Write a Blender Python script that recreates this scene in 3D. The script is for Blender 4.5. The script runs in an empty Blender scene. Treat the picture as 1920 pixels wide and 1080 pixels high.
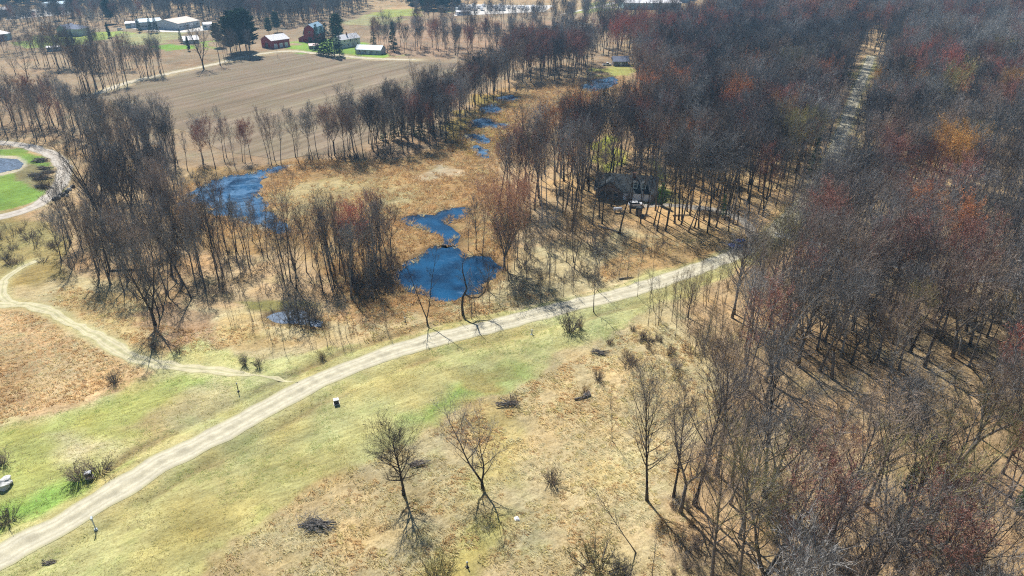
import bpy, math, random
import numpy as np
from mathutils import Vector, Matrix

S = bpy.context.scene
C = S.collection
R = math.radians
PITCH = R(28.0); CAMH = 75.0; FPX = 1280.0

# ---------------------------------------------------------------- camera
cd = bpy.data.cameras.new('camera'); cam = bpy.data.objects.new('camera', cd); C.objects.link(cam)
cam.location = (0, 0, CAMH); cam.rotation_euler = (R(90) - PITCH, 0, 0)
cd.sensor_width = 36; cd.lens = 36 * FPX / 1920; cd.clip_start = 1; cd.clip_end = 20000
S.camera = cam

# ---------------------------------------------------------------- sky, sun, exposure
SUN_EL = R(50); SUN_AZ = R(25)            # azimuth: left of straight ahead (+Y)
w = bpy.data.worlds.new('World'); S.world = w; w.use_nodes = True
nt = w.node_tree; nt.nodes.clear()
sky = nt.nodes.new('ShaderNodeTexSky'); sky.sky_type = 'NISHITA'; sky.sun_disc = False
sky.sun_elevation = SUN_EL; sky.sun_rotation = -SUN_AZ
sky.air_density = 1.0; sky.dust_density = 0.3; sky.ozone_density = 2.0; sky.altitude = 300
bg = nt.nodes.new('ShaderNodeBackground'); bg.inputs[1].default_value = 0.062
wo = nt.nodes.new('ShaderNodeOutputWorld')
nt.links.new(sky.outputs[0], bg.inputs[0]); nt.links.new(bg.outputs[0], wo.inputs[0])
sl = bpy.data.lights.new('sun', 'SUN'); sl.energy = 4.8; sl.angle = R(0.5); sl.color = (1, 0.96, 0.90)
so = bpy.data.objects.new('sun', sl); C.objects.link(so)
sd = Vector((-math.sin(SUN_AZ) * math.cos(SUN_EL), math.cos(SUN_AZ) * math.cos(SUN_EL), math.sin(SUN_EL)))
so.rotation_euler = sd.to_track_quat('Z', 'Y').to_euler(); so.location = (0, 0, 300)
S.view_settings.view_transform = 'Standard'; S.view_settings.look = 'None'
S.view_settings.exposure = 0.6; S.view_settings.gamma = 1
S.cycles.max_bounces = 5; S.cycles.diffuse_bounces = 2; S.cycles.glossy_bounces = 2
S.cycles.transparent_max_bounces = 4; S.cycles.volume_bounces = 0
S.cycles.pixel_filter_type = 'BLACKMAN_HARRIS'; S.cycles.filter_width = 1.15; S.cycles.use_denoising = False
S.cycles.use_adaptive_sampling = True; S.cycles.adaptive_threshold = 0.03

# ---------------------------------------------------------------- layout maths: a photo pixel (1920 wide) to a point at height z
def G(px, py, z=0.0):
    px = np.asarray(px, float); py = np.asarray(py, float)
    u = (px - 960) / FPX; v = (540 - py) / FPX
    dx = u; dy = math.cos(PITCH) + v * math.sin(PITCH); dz = -math.sin(PITCH) + v * math.cos(PITCH)
    t = (z - CAMH) / dz
    return dx * t, dy * t
def P(x, y, z=0.0):
    x = np.asarray(x, float); y = np.asarray(y, float); h = np.asarray(z, float) - CAMH
    dep = y * math.cos(PITCH) - h * math.sin(PITCH)
    up = y * math.sin(PITCH) + h * math.cos(PITCH)
    dep = np.maximum(dep, 1e-3)
    return 960 + FPX * x / dep, 540 - FPX * up / dep
def gp(px, py, z=0.0):
    a, b = G(px, py, z); return float(a), float(b)
def poly(pts): return np.array([gp(a, b) for a, b in pts])

_T = np.random.RandomState(7).rand(256, 256)
def vn(x, y, s, seed=0):
    x = np.asarray(x, float) / s + seed * 17.3; y = np.asarray(y, float) / s + seed * 9.1
    xi = np.floor(x).astype(int); yi = np.floor(y).astype(int); fx = x - xi; fy = y - yi
    fx = fx * fx * (3 - 2 * fx); fy = fy * fy * (3 - 2 * fy)
    a = _T[xi & 255, yi & 255]; b = _T[(xi + 1) & 255, yi & 255]
    c = _T[xi & 255, (yi + 1) & 255]; d = _T[(xi + 1) & 255, (yi + 1) & 255]
    return (a * (1 - fx) + b * fx) * (1 - fy) + (c * (1 - fx) + d * fx) * fy
def inside(x, y, pl):
    x = np.asarray(x, float); y = np.asarray(y, float); r = np.zeros(x.shape, bool); n = len(pl)
    for i in range(n):
        x1, y1 = pl[i]; x2, y2 = pl[(i + 1) % n]
        if y1 == y2: continue
        c = ((y1 > y) != (y2 > y)) & (x < (x2 - x1) * (y - y1) / (y2 - y1) + x1)
        r ^= c
    return r
def dline(x, y, pl, closed=False):
    x = np.asarray(x, float); y = np.asarray(y, float); d = np.full(x.shape, 1e9); n = len(pl)
    for i in range(n if closed else n - 1):
        ax, ay = pl[i]; bx, by = pl[(i + 1) % n]; ex, ey = bx - ax, by - ay
        t = np.clip(((x - ax) * ex + (y - ay) * ey) / (ex * ex + ey * ey + 1e-9), 0, 1)
        d = np.minimum(d, np.hypot(x - ax - t * ex, y - ay - t * ey))
    return d
def sdist(x, y, pl):
    d = dline(x, y, pl, True); return np.where(inside(x, y, pl), d, -d)
def smooth(pts, k=6):
    p = np.array(pts, float); q = []
    e = np.vstack([2 * p[0] - p[1], p, 2 * p[-1] - p[-2]])
    for i in range(1, len(e) - 2):
        a, b, c, d = e[i - 1], e[i], e[i + 1], e[i + 2]
        for t in np.linspace(0, 1, k, endpoint=False):
            q.append(0.5 * (2 * b + (c - a) * t + (2 * a - 5 * b + 4 * c - d) * t * t + (3 * b - a - 3 * c + d) * t ** 3))
    q.append(p[-1]); return np.array(q)

# ---------------------------------------------------------------- tags and mesh helpers
def tag(o, label=None, cat=None, group=None, kind=None):
    if label: o['label'] = label
    if cat: o['category'] = cat
    if group: o['group'] = group
    if kind: o['kind'] = kind
    return o
def link(o, parent=None):
    C.objects.link(o)
    if parent: o.parent = parent
    return o
def empty(name, loc, rz=0.0, scale=1.0):
    o = bpy.data.objects.new(name, None); o.location = loc; o.rotation_euler = (0, 0, rz)
    o.scale = (scale,) * 3; o.empty_display_size = 0.5; C.objects.link(o); return o
class MB:
    def __init__(s): s.v = []; s.f = []; s.m = []
    def add(s, vs, fs, m=0):
        n = len(s.v); s.v += [tuple(v) for v in vs]; s.f += [tuple(i + n for i in f) for f in fs]; s.m += [m] * len(fs)
    def box(s, c, d, rz=0.0, m=0, rx=0.0, taper=1.0):
        M = Matrix.Translation(c) @ Matrix.Rotation(rz, 4, 'Z') @ Matrix.Rotation(rx, 4, 'X')
        vs = []
        for z in (-1, 1):
            k = taper if z > 0 else 1
            for x, y in ((-1, -1), (1, -1), (1, 1), (-1, 1)):
                vs.append(M @ Vector((x * d[0] / 2 * k, y * d[1] / 2 * k, z * d[2] / 2)))
        s.add(vs, [(3, 2, 1, 0), (4, 5, 6, 7), (0, 1, 5, 4), (1, 2, 6, 5), (2, 3, 7, 6), (3, 0, 4, 7)], m)
    def prism(s, prof, y0, y1, m=0, axis='Y'):       # profile in (x,z), extruded along y
        n = len(prof)
        f = (lambda a, b, t: (a, t, b)) if axis == 'Y' else (lambda a, b, t: (t, a, b))
        vs = [f(a, b, y0) for a, b in prof] + [f(a, b, y1) for a, b in prof]
        fs = [tuple(range(n)), tuple(range(2 * n - 1, n - 1, -1))] + [(i, i + n, (i + 1) % n + n, (i + 1) % n) for i in range(n)]
        s.add(vs, fs, m)
    def tube(s, pts, rad, n=6, m=0, cap=True):
        pts = [Vector(p) for p in pts]; vs = []; fs = []
        for i, p in enumerate(pts):
            d = (pts[min(i + 1, len(pts) - 1)] - pts[max(i - 1, 0)]).normalized()
            u = d.cross(Vector((0.31, 0.95, 0.05))).normalized(); v = d.cross(u)
            for k in range(n):
                a = 2 * math.pi * k / n; vs.append(p + (u * math.cos(a) + v * math.sin(a)) * rad[i])
        for i in range(len(pts) - 1):
            for k in range(n):
                fs.append((i * n + k, i * n + (k + 1) % n, (i + 1) * n + (k + 1) % n, (i + 1) * n + k))
        if cap: fs.append(tuple(range((len(pts) - 1) * n, len(pts) * n))); fs.append(tuple(range(n - 1, -1, -1)))
        s.add(vs, fs, m)
    def mesh(s, name, mats, smooth_=False):
        me = bpy.data.meshes.new(name); me.from_pydata(s.v, [], s.f)
        for m in (mats if isinstance(mats, (list, tuple)) else [mats]): me.materials.append(m)
        me.polygons.foreach_set('material_index', s.m)
        if smooth_: me.polygons.foreach_set('use_smooth', [True] * len(s.f))
        me.update(); return me
    def build(s, name, mats, parent=None, sm=False):
        return link(bpy.data.objects.new(name, s.mesh(name, mats, sm)), parent)

# ---------------------------------------------------------------- materials
def nodes(name):
    m = bpy.data.materials.new(name); m.use_nodes = True; t = m.node_tree
    b = t.nodes['Principled BSDF']; return m, t, b
def N(t, ty, **k):
    n = t.nodes.new(ty)
    for a, b in k.items():
        if a.startswith('i_'): n.inputs[a[2:].replace('_', ' ')].default_value = b
        else: setattr(n, a, b)
    return n
def mixc(t, fac, a, b, mode='MIX'):
    n = t.nodes.new('ShaderNodeMix'); n.data_type = 'RGBA'; n.blend_type = mode
    for s_, v in ((n.inputs[0], fac), (n.inputs[6], a), (n.inputs[7], b)):
        if hasattr(v, 'is_linked') or hasattr(v, 'links'): t.links.new(v, s_)
        elif isinstance(v, (int, float)): s_.default_value = v
        else: s_.default_value = (*v[:3], 1)
    return n.outputs[2]
def ramp(t, src, stops):
    n = t.nodes.new('ShaderNodeValToRGB'); e = n.color_ramp.elements
    while len(e) < len(stops): e.new(0.5)
    for el, (p, c) in zip(e, stops):
        el.position = p; el.color = (*((c,) * 3 if isinstance(c, (int, float)) else c), 1)
    t.links.new(src, n.inputs[0]); return n.outputs[0]
def noise(t, scale, detail=4, rough=0.6, vec=None, dist=0.0):
    n = N(t, 'ShaderNodeTexNoise'); n.inputs['Scale'].default_value = scale; n.inputs['Detail'].default_value = detail
    n.inputs['Roughness'].default_value = rough; n.inputs['Distortion'].default_value = dist
    if vec is not None: t.links.new(vec, n.inputs['Vector'])
    return n.outputs[0]
def objco(t, scale=(1, 1, 1), rot=(0, 0, 0)):
    c = N(t, 'ShaderNodeTexCoord'); mp = N(t, 'ShaderNodeMapping')
    mp.inputs['Scale'].default_value = scale; mp.inputs['Rotation'].default_value = rot
    t.links.new(c.outputs['Object'], mp.inputs[0]); return mp.outputs[0]
def stretch(t, along, across, ang):
    c = N(t, 'ShaderNodeTexCoord'); mp = N(t, 'ShaderNodeMapping', vector_type='TEXTURE')
    mp.inputs['Scale'].default_value = (along, across, 1); mp.inputs['Rotation'].default_value = (0, 0, ang)
    t.links.new(c.outputs['Object'], mp.inputs[0]); return mp.outputs[0]
def bump(t, b, h, strength=0.5, dist=0.1):
    n = N(t, 'ShaderNodeBump'); n.inputs['Strength'].default_value = strength; n.inputs['Distance'].default_value = dist
    t.links.new(h, n.inputs['Height']); t.links.new(n.outputs[0], b.inputs['Normal'])
def mat(name, col, rough=0.8, var=0.12, scale=3.0, metal=0.0, spec=0.3, rnd=0.0):
    m, t, b = nodes(name)
    v = objco(t); f = noise(t, scale, 4, 0.6, v)
    hi = tuple(min(1, c * (1 + var * 1.6)) for c in col); lo = tuple(c * (1 - var * 1.6) for c in col)
    c = mixc(t, ramp(t, f, [(0.3, 0.0), (0.7, 1.0)]), lo, hi)
    if rnd:
        oi = N(t, 'ShaderNodeObjectInfo')
        k = N(t, 'ShaderNodeMapRange'); k.inputs[3].default_value = 1 - rnd; k.inputs[4].default_value = 1 + rnd
        t.links.new(oi.outputs['Random'], k.inputs[0]); c = mixc(t, 1.0, c, k.outputs[0], 'MULTIPLY')
    t.links.new(c, b.inputs['Base Color']); b.inputs['Roughness'].default_value = rough
    b.inputs['Metallic'].default_value = metal; b.inputs['Specular IOR Level'].default_value = spec
    return m

# ---------------------------------------------------------------- layout lines (read off the photograph, laid on the ground)
ROAD = smooth(poly([(-160, 1140), (-60, 1078), (0, 1043), (133, 973), (300, 870), (400, 819), (500, 767), (617, 706), (773, 648), (913, 614),
                    (1040, 581), (1173, 548), (1267, 518), (1330, 496), (1385, 474), (1430, 452), (1480, 410), (1530, 352), (1565, 285),
                    (1590, 220), (1606, 175), (1622, 135), (1634, 105)]))
PATH = smooth(poly([(-80, 590), (-20, 576), (30, 572), (62, 574), (105, 588), (160, 620), (210, 648), (250, 668), (300, 682), (370, 690), (440, 696), (500, 708), (560, 716)]))
SPUR = smooth(poly([(34, 571), (12, 563), (3, 546), (12, 524), (32, 508), (70, 490)]))
LOOP = smooth(poly([(-90, 262), (-10, 267), (40, 272), (80, 283), (108, 297), (120, 318), (113, 345), (90, 372), (55, 392), (10, 405), (-60, 418)]))
DRIVE = smooth(poly([(1452, 440), (1500, 446), (1540, 456), (1575, 474), (1620, 490), (1700, 500), (1800, 520), (1930, 525)]))
YARD = smooth(poly([(1415, 458), (1400, 420), (1350, 396), (1290, 388), (1240, 384), (1190, 386)]))
FARMROAD = smooth(poly([(180, 176), (240, 155), (320, 137), (400, 121), (470, 104), (540, 96), (600, 101), (700, 110), (780, 112)]))
PONDS = {
 'a': poly([(340, 384), (352, 366), (372, 352), (400, 338), (440, 328), (480, 322), (515, 314), (538, 310), (534, 318), (506, 328), (490, 340), (484, 356), (486, 376), (504, 392), (520, 410), (545, 432), (524, 438), (500, 424), (470, 416), (440, 408), (415, 402), (392, 398), (384, 380), (366, 378)]),
 'b': poly([(738, 512), (762, 492), (800, 476), (822, 462), (852, 460), (872, 472), (905, 482), (936, 502), (930, 522), (905, 534), (884, 552), (850, 562), (815, 560), (790, 552), (756, 548), (738, 530)]),
 'c': poly([(752, 414), (780, 404), (815, 403), (835, 396), (858, 391), (880, 392), (876, 402), (846, 410), (838, 422), (850, 434), (860, 446), (858, 462), (826, 464), (834, 448), (824, 438), (800, 430), (776, 422)]),
 'd': poly([(872, 254), (894, 249), (918, 262), (914, 268), (894, 264)]),
 'e': poly([(882, 276), (894, 272), (914, 288), (912, 297), (898, 292)]),
 'f': poly([(880, 226), (906, 221), (930, 232), (950, 232), (948, 241), (910, 238), (884, 238)]),
 'g': poly([(896, 204), (924, 194), (944, 205), (940, 211), (904, 212)]),
 'h': poly([(930, 184), (960, 178), (975, 186), (950, 191)]),
 'i': poly([(1090, 160), (1110, 150), (1150, 143), (1160, 150), (1142, 163), (1112, 170), (1094, 168)]),
 'j': poly([(502, 594), (530, 584), (575, 588), (606, 604), (604, 614), (572, 612), (540, 606), (512, 604)]),
 'k': poly([(-60, 302), (0, 297), (28, 299), (42, 307), (34, 316), (0, 323), (-60, 326)]),
}
def rough(pl, amp=1.1, step=1.2):
    out = []
    for i in range(len(pl)):
        a = pl[i]; b = pl[(i + 1) % len(pl)]; n = max(1, int(np.hypot(*(b - a)) / step))
        for k in range(n):
            p = a + (b - a) * k / n; nn = np.array([(b - a)[1], -(b - a)[0]]) / (np.hypot(*(b - a)) + 1e-9)
            out.append(p + nn * ((vn(p[0], p[1], 4.0, 90) - .5) * 2.6 * amp + (vn(p[0], p[1], 1.5, 91) - .5) * 1.6 * amp))
    return np.array(out)
PONDS = {k: rough(pl, 0.3 if k == 'k' else (1.0 if k in 'abcj' else 1.3), 1.2 if k != 'i' else 3) for k, pl in PONDS.items()}
PRIM = poly([(-60, 296), (0, 291), (34, 293), (50, 303), (48, 313), (34, 322), (0, 330), (-60, 332)])
FIELD = poly([(182, 180), (250, 161), (340, 138), (420, 122), (480, 108), (545, 101), (610, 106), (700, 114), (790, 116), (870, 118), (925, 124),
              (900, 160), (830, 200), (740, 240), (640, 285), (520, 300), (420, 285), (350, 250), (300, 230), (230, 208)])

def hz(x, y):
    x = np.asarray(x, float); y = np.asarray(y, float)
    near = np.clip((210 - y) / 60, 0, 1)
    dr = np.minimum(dline(x, y, ROAD), 60)
    dp = np.full(x.shape, 1e9); dig = np.zeros(x.shape)
    for k, pl in PONDS.items():
        sdp = sdist(x, y, pl); dp = np.minimum(dp, -sdp)
        dig = np.maximum(dig, np.clip((sdp + 0.6) * 0.5, 0, 0.8))
    free = np.clip((dr - 6) / 8, 0, 1) * np.clip((dp - 1) / 12, 0, 1) * near
    h = ((vn(x, y, 22, 1) - 0.5) * 1.1 + (vn(x, y, 7, 2) - 0.5) * 0.30) * free
    h -= near * 0.42 * np.exp(-((dr - 5.6) / 1.1) ** 2) * np.clip((y - 30) / 20, 0, 1)
    return h - dig

# ---------------------------------------------------------------- ground sheet
LIT = (0.56, 0.41, 0.245); TAN = (0.66, 0.555, 0.33); GRN = (0.57, 0.55, 0.26); ORG = (0.46, 0.31, 0.15); STR = (0.58, 0.47, 0.25)
LAWN = (0.22, 0.35, 0.07); FLD = (0.40, 0.30, 0.20); PALE = (0.50, 0.44, 0.29); MUD = (0.16, 0.11, 0.06); OLV = (0.34, 0.31, 0.12)
ZONES = [  # polygon in photo pixels, colour, (tussock, grass), edge softness
 ([(-400, 300), (-400, 30), (400, 20), (1100, 20), (1180, 60), (1160, 130), (940, 150), (800, 300), (420, 330), (250, 300), (60, 260)], FLD, (0.2, 0), 4),
 ([(-200, 470), (60, 480), (330, 560), (520, 600), (740, 600), (960, 470), (1230, 430), (1430, 440), (1250, 640), (500, 760), (-300, 1200)], TAN, (0.6, 0), 3),
 ([(260, 400), (330, 330), (560, 296), (700, 296), (800, 288), (850, 250), (870, 200), (930, 170), (1060, 145), (1180, 138), (1160, 170), (1040, 200), (960, 260), (930, 330), (980, 420), (960, 520), (820, 600), (640, 590), (560, 470), (400, 470)], ORG, (1, 0), 3),
 ([(500, 380), (560, 340), (700, 330), (760, 330), (800, 380), (720, 400), (560, 410)], STR, (1, 0), 8),
 ([(770, 320), (850, 312), (870, 325), (800, 338)], (0.55, 0.46, 0.32), (0.5, 0), 2),
 ([(840, 250), (900, 180), (960, 175), (960, 250), (900, 300), (860, 290)], (0.40, 0.30, 0.09), (1, 0), 4),
 ([(300, 1300), (370, 1085), (480, 985), (640, 880), (820, 792), (930, 742), (1090, 662), (1230, 585), (1330, 640), (1350, 760), (1300, 900), (1270, 1080), (1250, 1300)], TAN, (0.8, 0), 2),
 ([(-300, 585), (20, 582), (70, 584), (110, 598), (200, 650), (275, 690), (210, 722), (140, 762), (60, 775), (0, 796), (-300, 860)], (0.68, 0.50, 0.29), (1, 0), 1.2),
 ([(60, 560), (120, 535), (260, 560), (330, 620), (480, 600), (560, 640), (440, 650), (330, 672), (290, 674), (200, 630), (130, 590)], (0.62, 0.47, 0.24), (0.9, 0), 1.5),
 ([(250, 590), (340, 560), (420, 590), (420, 650), (330, 668), (280, 640)], (0.46, 0.31, 0.19), (0.8, 0), 3),
 ([(-300, 900), (0, 800), (140, 765), (275, 692), (380, 640), (420, 655), (520, 665), (700, 640), (800, 612), (940, 580), (1060, 560), (1230, 515), (1300, 480), (1420, 455), (1440, 470), (1320, 540), (1200, 600), (1090, 662), (1000, 705), (930, 742), (820, 792), (720, 842), (640, 880), (560, 930), (480, 985), (370, 1085), (300, 1200), (-300, 1300)], GRN, (0.05, 1), 1.2),
 ([(-100, 830), (60, 800), (200, 740), (330, 700), (380, 720), (240, 800), (160, 900), (60, 980), (-100, 1060)], (0.46, 0.50, 0.18), (0.0, 1), 3),
 ([(-100, 960), (60, 920), (170, 880), (230, 870), (100, 950), (-100, 1050)], (0.30, 0.50, 0.12), (0.0, 1), 3),
 ([(100, 820), (170, 820), (200, 860), (130, 880)], (0.60, 0.57, 0.36), (0.1, 1), 4),
 ([(230, 800), (400, 715), (440, 712), (420, 750), (280, 830)], (0.56, 0.49, 0.27), (0.2, 1), 3),
 ([(360, 1080), (500, 960), (700, 830), (760, 800), (700, 790), (520, 870), (300, 1000), (200, 1090)], (0.58, 0.55, 0.24), (0.1, 1), 5),
 ([(740, 790), (860, 730), (960, 690), (980, 700), (900, 745), (800, 790)], (0.34, 0.47, 0.14), (0, 1), 4),
 ([(860, 735), (880, 722), (940, 718), (920, 738)], (0.52, 0.42, 0.16), (0.2, 1), 1.5),
 ([(840, 720), (900, 700), (960, 705), (900, 730)], (0.48, 0.42, 0.18), (0.2, 1), 3),
 ([(460, 575), (520, 566), (600, 575), (560, 600), (480, 592)], OLV, (0.3, 0.7), 2),
 ([(1180, 500), (1250, 470), (1310, 450), (1250, 440), (1180, 455), (1140, 500)], (0.60, 0.43, 0.19), (1, 0), 3),
 ([(1080, 700), (1180, 640), (1300, 640), (1330, 700), (1320, 900), (1200, 1090), (1000, 1090), (980, 900), (900, 850), (960, 760)], (0.68, 0.57, 0.34), (1, 0), 6),
 ([(1060, 860), (1180, 840), (1200, 900), (1100, 910)], (0.62, 0.52, 0.28), (0.6, 0), 5),
 ([(800, 1090), (870, 980), (960, 960), (940, 1040), (900, 1090)], (0.58, 0.53, 0.22), (0.8, 0.2), 3),
 ([(860, 960), (900, 880), (880, 800), (930, 760), (980, 820), (960, 900)], (0.58, 0.50, 0.23), (0.8, 0.1), 4),
 ([(1260, 1090), (1240, 900), (1330, 830), (1360, 720), (1320, 650), (1480, 560), (2300, 560), (2600, 1300), (1260, 1300)], LIT, (0.4, 0), 4),
 ([(-60, 290), (60, 275), (100, 310), (105, 345), (80, 375), (0, 400), (-60, 410)], LAWN, (0, 1), 1),
 ([(20, 320), (60, 300), (100, 312), (100, 345), (70, 355), (30, 350)], (0.30, 0.26, 0.13), (0.8, 0.2), 1.5),
 ([(0, 400), (40, 400), (120, 440), (110, 520), (-60, 560), (-60, 420)], (0.40, 0.34, 0.15), (0.8, 0.3), 3),
 ([(1120, 262), (1150, 245), (1170, 262), (1165, 310), (1130, 320)], (0.42, 0.45, 0.08), (0, 1), 3),
 ([(1040, 330), (1480, 330), (1480, 440), (1240, 440), (1080, 420)], (0.60, 0.42, 0.22), (0.2, 0), 4),
 ([(1120, 505), (1190, 452), (1300, 436), (1430, 428), (1440, 448), (1330, 482), (1260, 505), (1190, 528)], (0.52, 0.36, 0.18), (0.8, 0), 2),
 ([(1228, 300), (1250, 300), (1252, 380), (1225, 380)], (0.30, 0.40, 0.09), (0, 1), 3),
 ([(30, 84), (60, 68), (150, 62), (240, 56), (245, 64), (160, 80), (70, 90)], (0.36, 0.46, 0.12), (0, 1), 3),
 ([(230, 64), (330, 58), (345, 62), (300, 84), (240, 82)], (0.42, 0.42, 0.22), (0, 1), 3),
 ([(290, 88), (340, 82), (352, 92), (300, 97)], (0.25, 0.45, 0.07), (0, 1), 3),
 ([(385, 78), (400, 76), (402, 92), (388, 92)], (0.3, 0.48, 0.07), (0, 1), 3),
 ([(545, 76), (640, 72), (740, 92), (760, 104), (700, 112), (600, 104), (550, 98)], (0.27, 0.44, 0.08), (0, 1), 3),
 ([(690, 26), (730, 18), (790, 17), (780, 30), (700, 36)], (0.42, 0.47, 0.14), (0, 1), 4),
 ([(640, 45), (690, 28), (760, 34), (740, 48)], (0.45, 0.44, 0.24), (0, 1), 4),
 ([(800, 22), (860, 12), (870, 18), (840, 24)], (0.38, 0.48, 0.12), (0, 1), 4),
 ([(1060, 28), (1110, 5), (1180, 2), (1150, 20)], (0.42, 0.44, 0.16), (0, 1), 4),
 ([(680, 100), (900, 112), (1040, 90), (1110, 60), (1060, 40), (760, 44), (700, 70)], (0.46, 0.32, 0.22), (0.2, 0), 6),
 ([(1120, 128), (1180, 122), (1185, 140), (1120, 142)], (0.42, 0.44, 0.14), (0, 1), 3),
 ([(1560, 320), (1590, 200), (1618, 120), (1640, 122), (1622, 190), (1602, 300)], STR, (0.3, 0), 3),
 ([(1605, 168), (1610, 118), (1640, 118), (1636, 160)], (0.46, 0.40, 0.12), (0.5, 0), 3),
]
def build_ground():
    ys = [-300, -150, -40, 0, 12, 22, 30, 38, 44]
    y = 48.0
    while y < 4050:
        ys.append(y); y += max(0.5, 0.0065 * y) if y < 1200 else 0.05 * y
    ys = np.array(ys); ncol = 520
    s = np.linspace(-1, 1, ncol)
    wd = 62 + 1.05 * np.maximum(ys, 0)
    wd = np.where(ys > 1200, np.minimum(wd * 1.6, 4500), wd)
    wd = np.where(ys < 44, 120, wd)
    X = s[None, :] * wd[:, None]; Y = np.repeat(ys[:, None], ncol, 1)
    Z = hz(X, Y)
    nx = X + (vn(X, Y, 9, 3) - 0.5) * 7 * np.clip(Y / 120, 0.5, 3) * 0.8 + (vn(X, Y, 2.5, 4) - 0.5) * 2.4
    ny = Y + (vn(X, Y, 9, 5) - 0.5) * 7 * np.clip(Y / 120, 0.5, 3) * 0.8 + (vn(X, Y, 2.5, 6) - 0.5) * 2.4
    col = np.zeros(X.shape + (3,)) + np.array(LIT); tus = np.full(X.shape, 0.3); gr = np.zeros(X.shape)
    for pts, c, (a, b), soft in ZONES:
        pl = poly(pts); bx0, by0 = pl.min(0) - 12; bx1, by1 = pl.max(0) + 12
        m = (nx > bx0) & (nx < bx1) & (ny > by0) & (ny < by1)
        if not m.any(): continue
        wgt = np.clip(sdist(nx[m], ny[m], pl) / soft + 0.5, 0, 1)
        col[m] += (np.array(c) - col[m]) * wgt[:, None]; tus[m] += (a - tus[m]) * wgt; gr[m] += (b - gr[m]) * wgt
    def blend(d, c, a, b, w_):
        k = np.clip(w_, 0, 1)
        nonlocal col, tus, gr
        col = col + (np.array(c) - col) * k[..., None]; tus = tus + (a - tus) * k; gr = gr + (b - gr) * k
    dr = dline(X, Y, ROAD) + (vn(X, Y, 3, 8) - 0.5) * 1.6
    blend(0, (0.56, 0.53, 0.28), 0.0, 0.8, np.clip((4.3 - dr) / 1.6, 0, 1) * 0.75)
    dd = np.exp(-((dr - 6.0) / 0.9) ** 2) * np.clip((150 - Y) / 20, 0, 1) * np.clip((vn(X, Y, 12, 11) - 0.25) * 2.2, 0, 1)
    blend(0, (0.38, 0.31, 0.16), 0.3, 0.3, dd * 0.9)
    for ln in (PATH, SPUR):
        d = dline(X, Y, ln) + (vn(X, Y, 3, 9) - 0.5) * 1.2
        blend(0, (0.56, 0.53, 0.28), 0, 1, np.clip((3.0 - d) / 2.0, 0, 1) * 0.8)
    d = dline(X, Y, LOOP); blend(0, PALE, 0, 0.3, np.clip((3.6 - d) / 1.5, 0, 1) * 0.7)
    d = dline(X, Y, FARMROAD) + (vn(X, Y, 14, 9) - 0.5) * 6; blend(0, (0.56, 0.47, 0.30), 0, 0.2, np.clip((7 - d) / 3, 0, 1) * 0.9)
    for k, pl in PONDS.items():
        s_ = sdist(X, Y, pl); e = np.clip((2.2 + s_) / 1.5 + (vn(X, Y, 2.2, 12) - 0.5) * 1.5, 0, 1)
        c = (0.55, 0.50, 0.40) if k in 'ka' else MUD
        blend(0, c, 0.3, 0, e * (0.8 if k != 'a' else np.clip(vn(X, Y, 6, 14) * 2.4 - 0.8, 0, 1)))
    s_ = sdist(X, Y, PRIM); blend(0, (0.60, 0.54, 0.42), 0, 0, np.clip(s_ / 1.0 + 0.5, 0, 1))
    # broad natural mottling of the plant cover itself
    mot = 1 + (vn(X, Y, 30, 21) - 0.5) * 0.28 + (vn(X, Y, 8, 22) - 0.5) * 0.30 + (vn(X, Y, 2.6, 23) - 0.5) * 0.28
    col *= mot[..., None]
    hue = (vn(X, Y, 16, 24) - 0.5)[..., None] * np.array([0.09, -0.02, -0.10]) + (vn(X, Y, 5, 25) - 0.5)[..., None] * np.array([0.09, -0.02, -0.08])
    col *= 1 + hue
    nr, nc = X.shape
    me = bpy.data.meshes.new('ground')
    V = np.stack([X, Y, Z], -1).reshape(-1, 3)
    i = np.arange(nr * nc).reshape(nr, nc)
    F = np.stack([i[:-1, :-1], i[:-1, 1:], i[1:, 1:], i[1:, :-1]], -1).reshape(-1, 4)
    me.vertices.add(len(V)); me.vertices.foreach_set('co', V.ravel())
    me.loops.add(F.size); me.loops.foreach_set('vertex_index', F.ravel())
    me.polygons.add(len(F)); me.polygons.foreach_set('loop_start', np.arange(0, F.size, 4)); me.polygons.foreach_set('use_smooth', [True] * len(F))
    me.update()
    a = me.attributes.new('cover', 'FLOAT_COLOR', 'POINT')
    a.data.foreach_set('color', np.concatenate([np.clip(col, 0, 0.9).reshape(-1, 3), np.ones((nr * nc, 1))], 1).ravel())
    a = me.attributes.new('kindmask', 'FLOAT_COLOR', 'POINT')
    a.data.foreach_set('color', np.stack([tus.ravel(), gr.ravel(), np.zeros(nr * nc), np.ones(nr * nc)], 1).ravel())
    m, t, b = nodes('ground_cover')
    ca = N(t, 'ShaderNodeAttribute', attribute_name='cover'); ka = N(t, 'ShaderNodeAttribute', attribute_name='kindmask')
    sp = N(t, 'ShaderNodeSeparateColor'); t.links.new(ka.outputs['Color'], sp.inputs[0])
    v = objco(t); n1 = noise(t, 1.1, 5, 0.7, v, 0.6); n2 = noise(t, 4.0, 3, 0.6, v); n3 = noise(t, 0.12, 4, 0.6, v)
    vs = stretch(t, 3.0, 0.8, R(32)); n4 = noise(t, 0.9, 4, 0.65, vs, 0.8)
    tussock = ramp(t, n1, [(0.33, 0.62), (0.5, 0.95), (0.68, 1.0)])
    lighter = ramp(t, n4, [(0.35, 0.70), (0.62, 1.0)])
    c = mixc(t, sp.outputs[0], ca.outputs['Color'], mixc(t, 1.0, ca.outputs['Color'], tussock, 'MULTIPLY'))
    c = mixc(t, 1.0, c, lighter, 'MULTIPLY')
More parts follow.
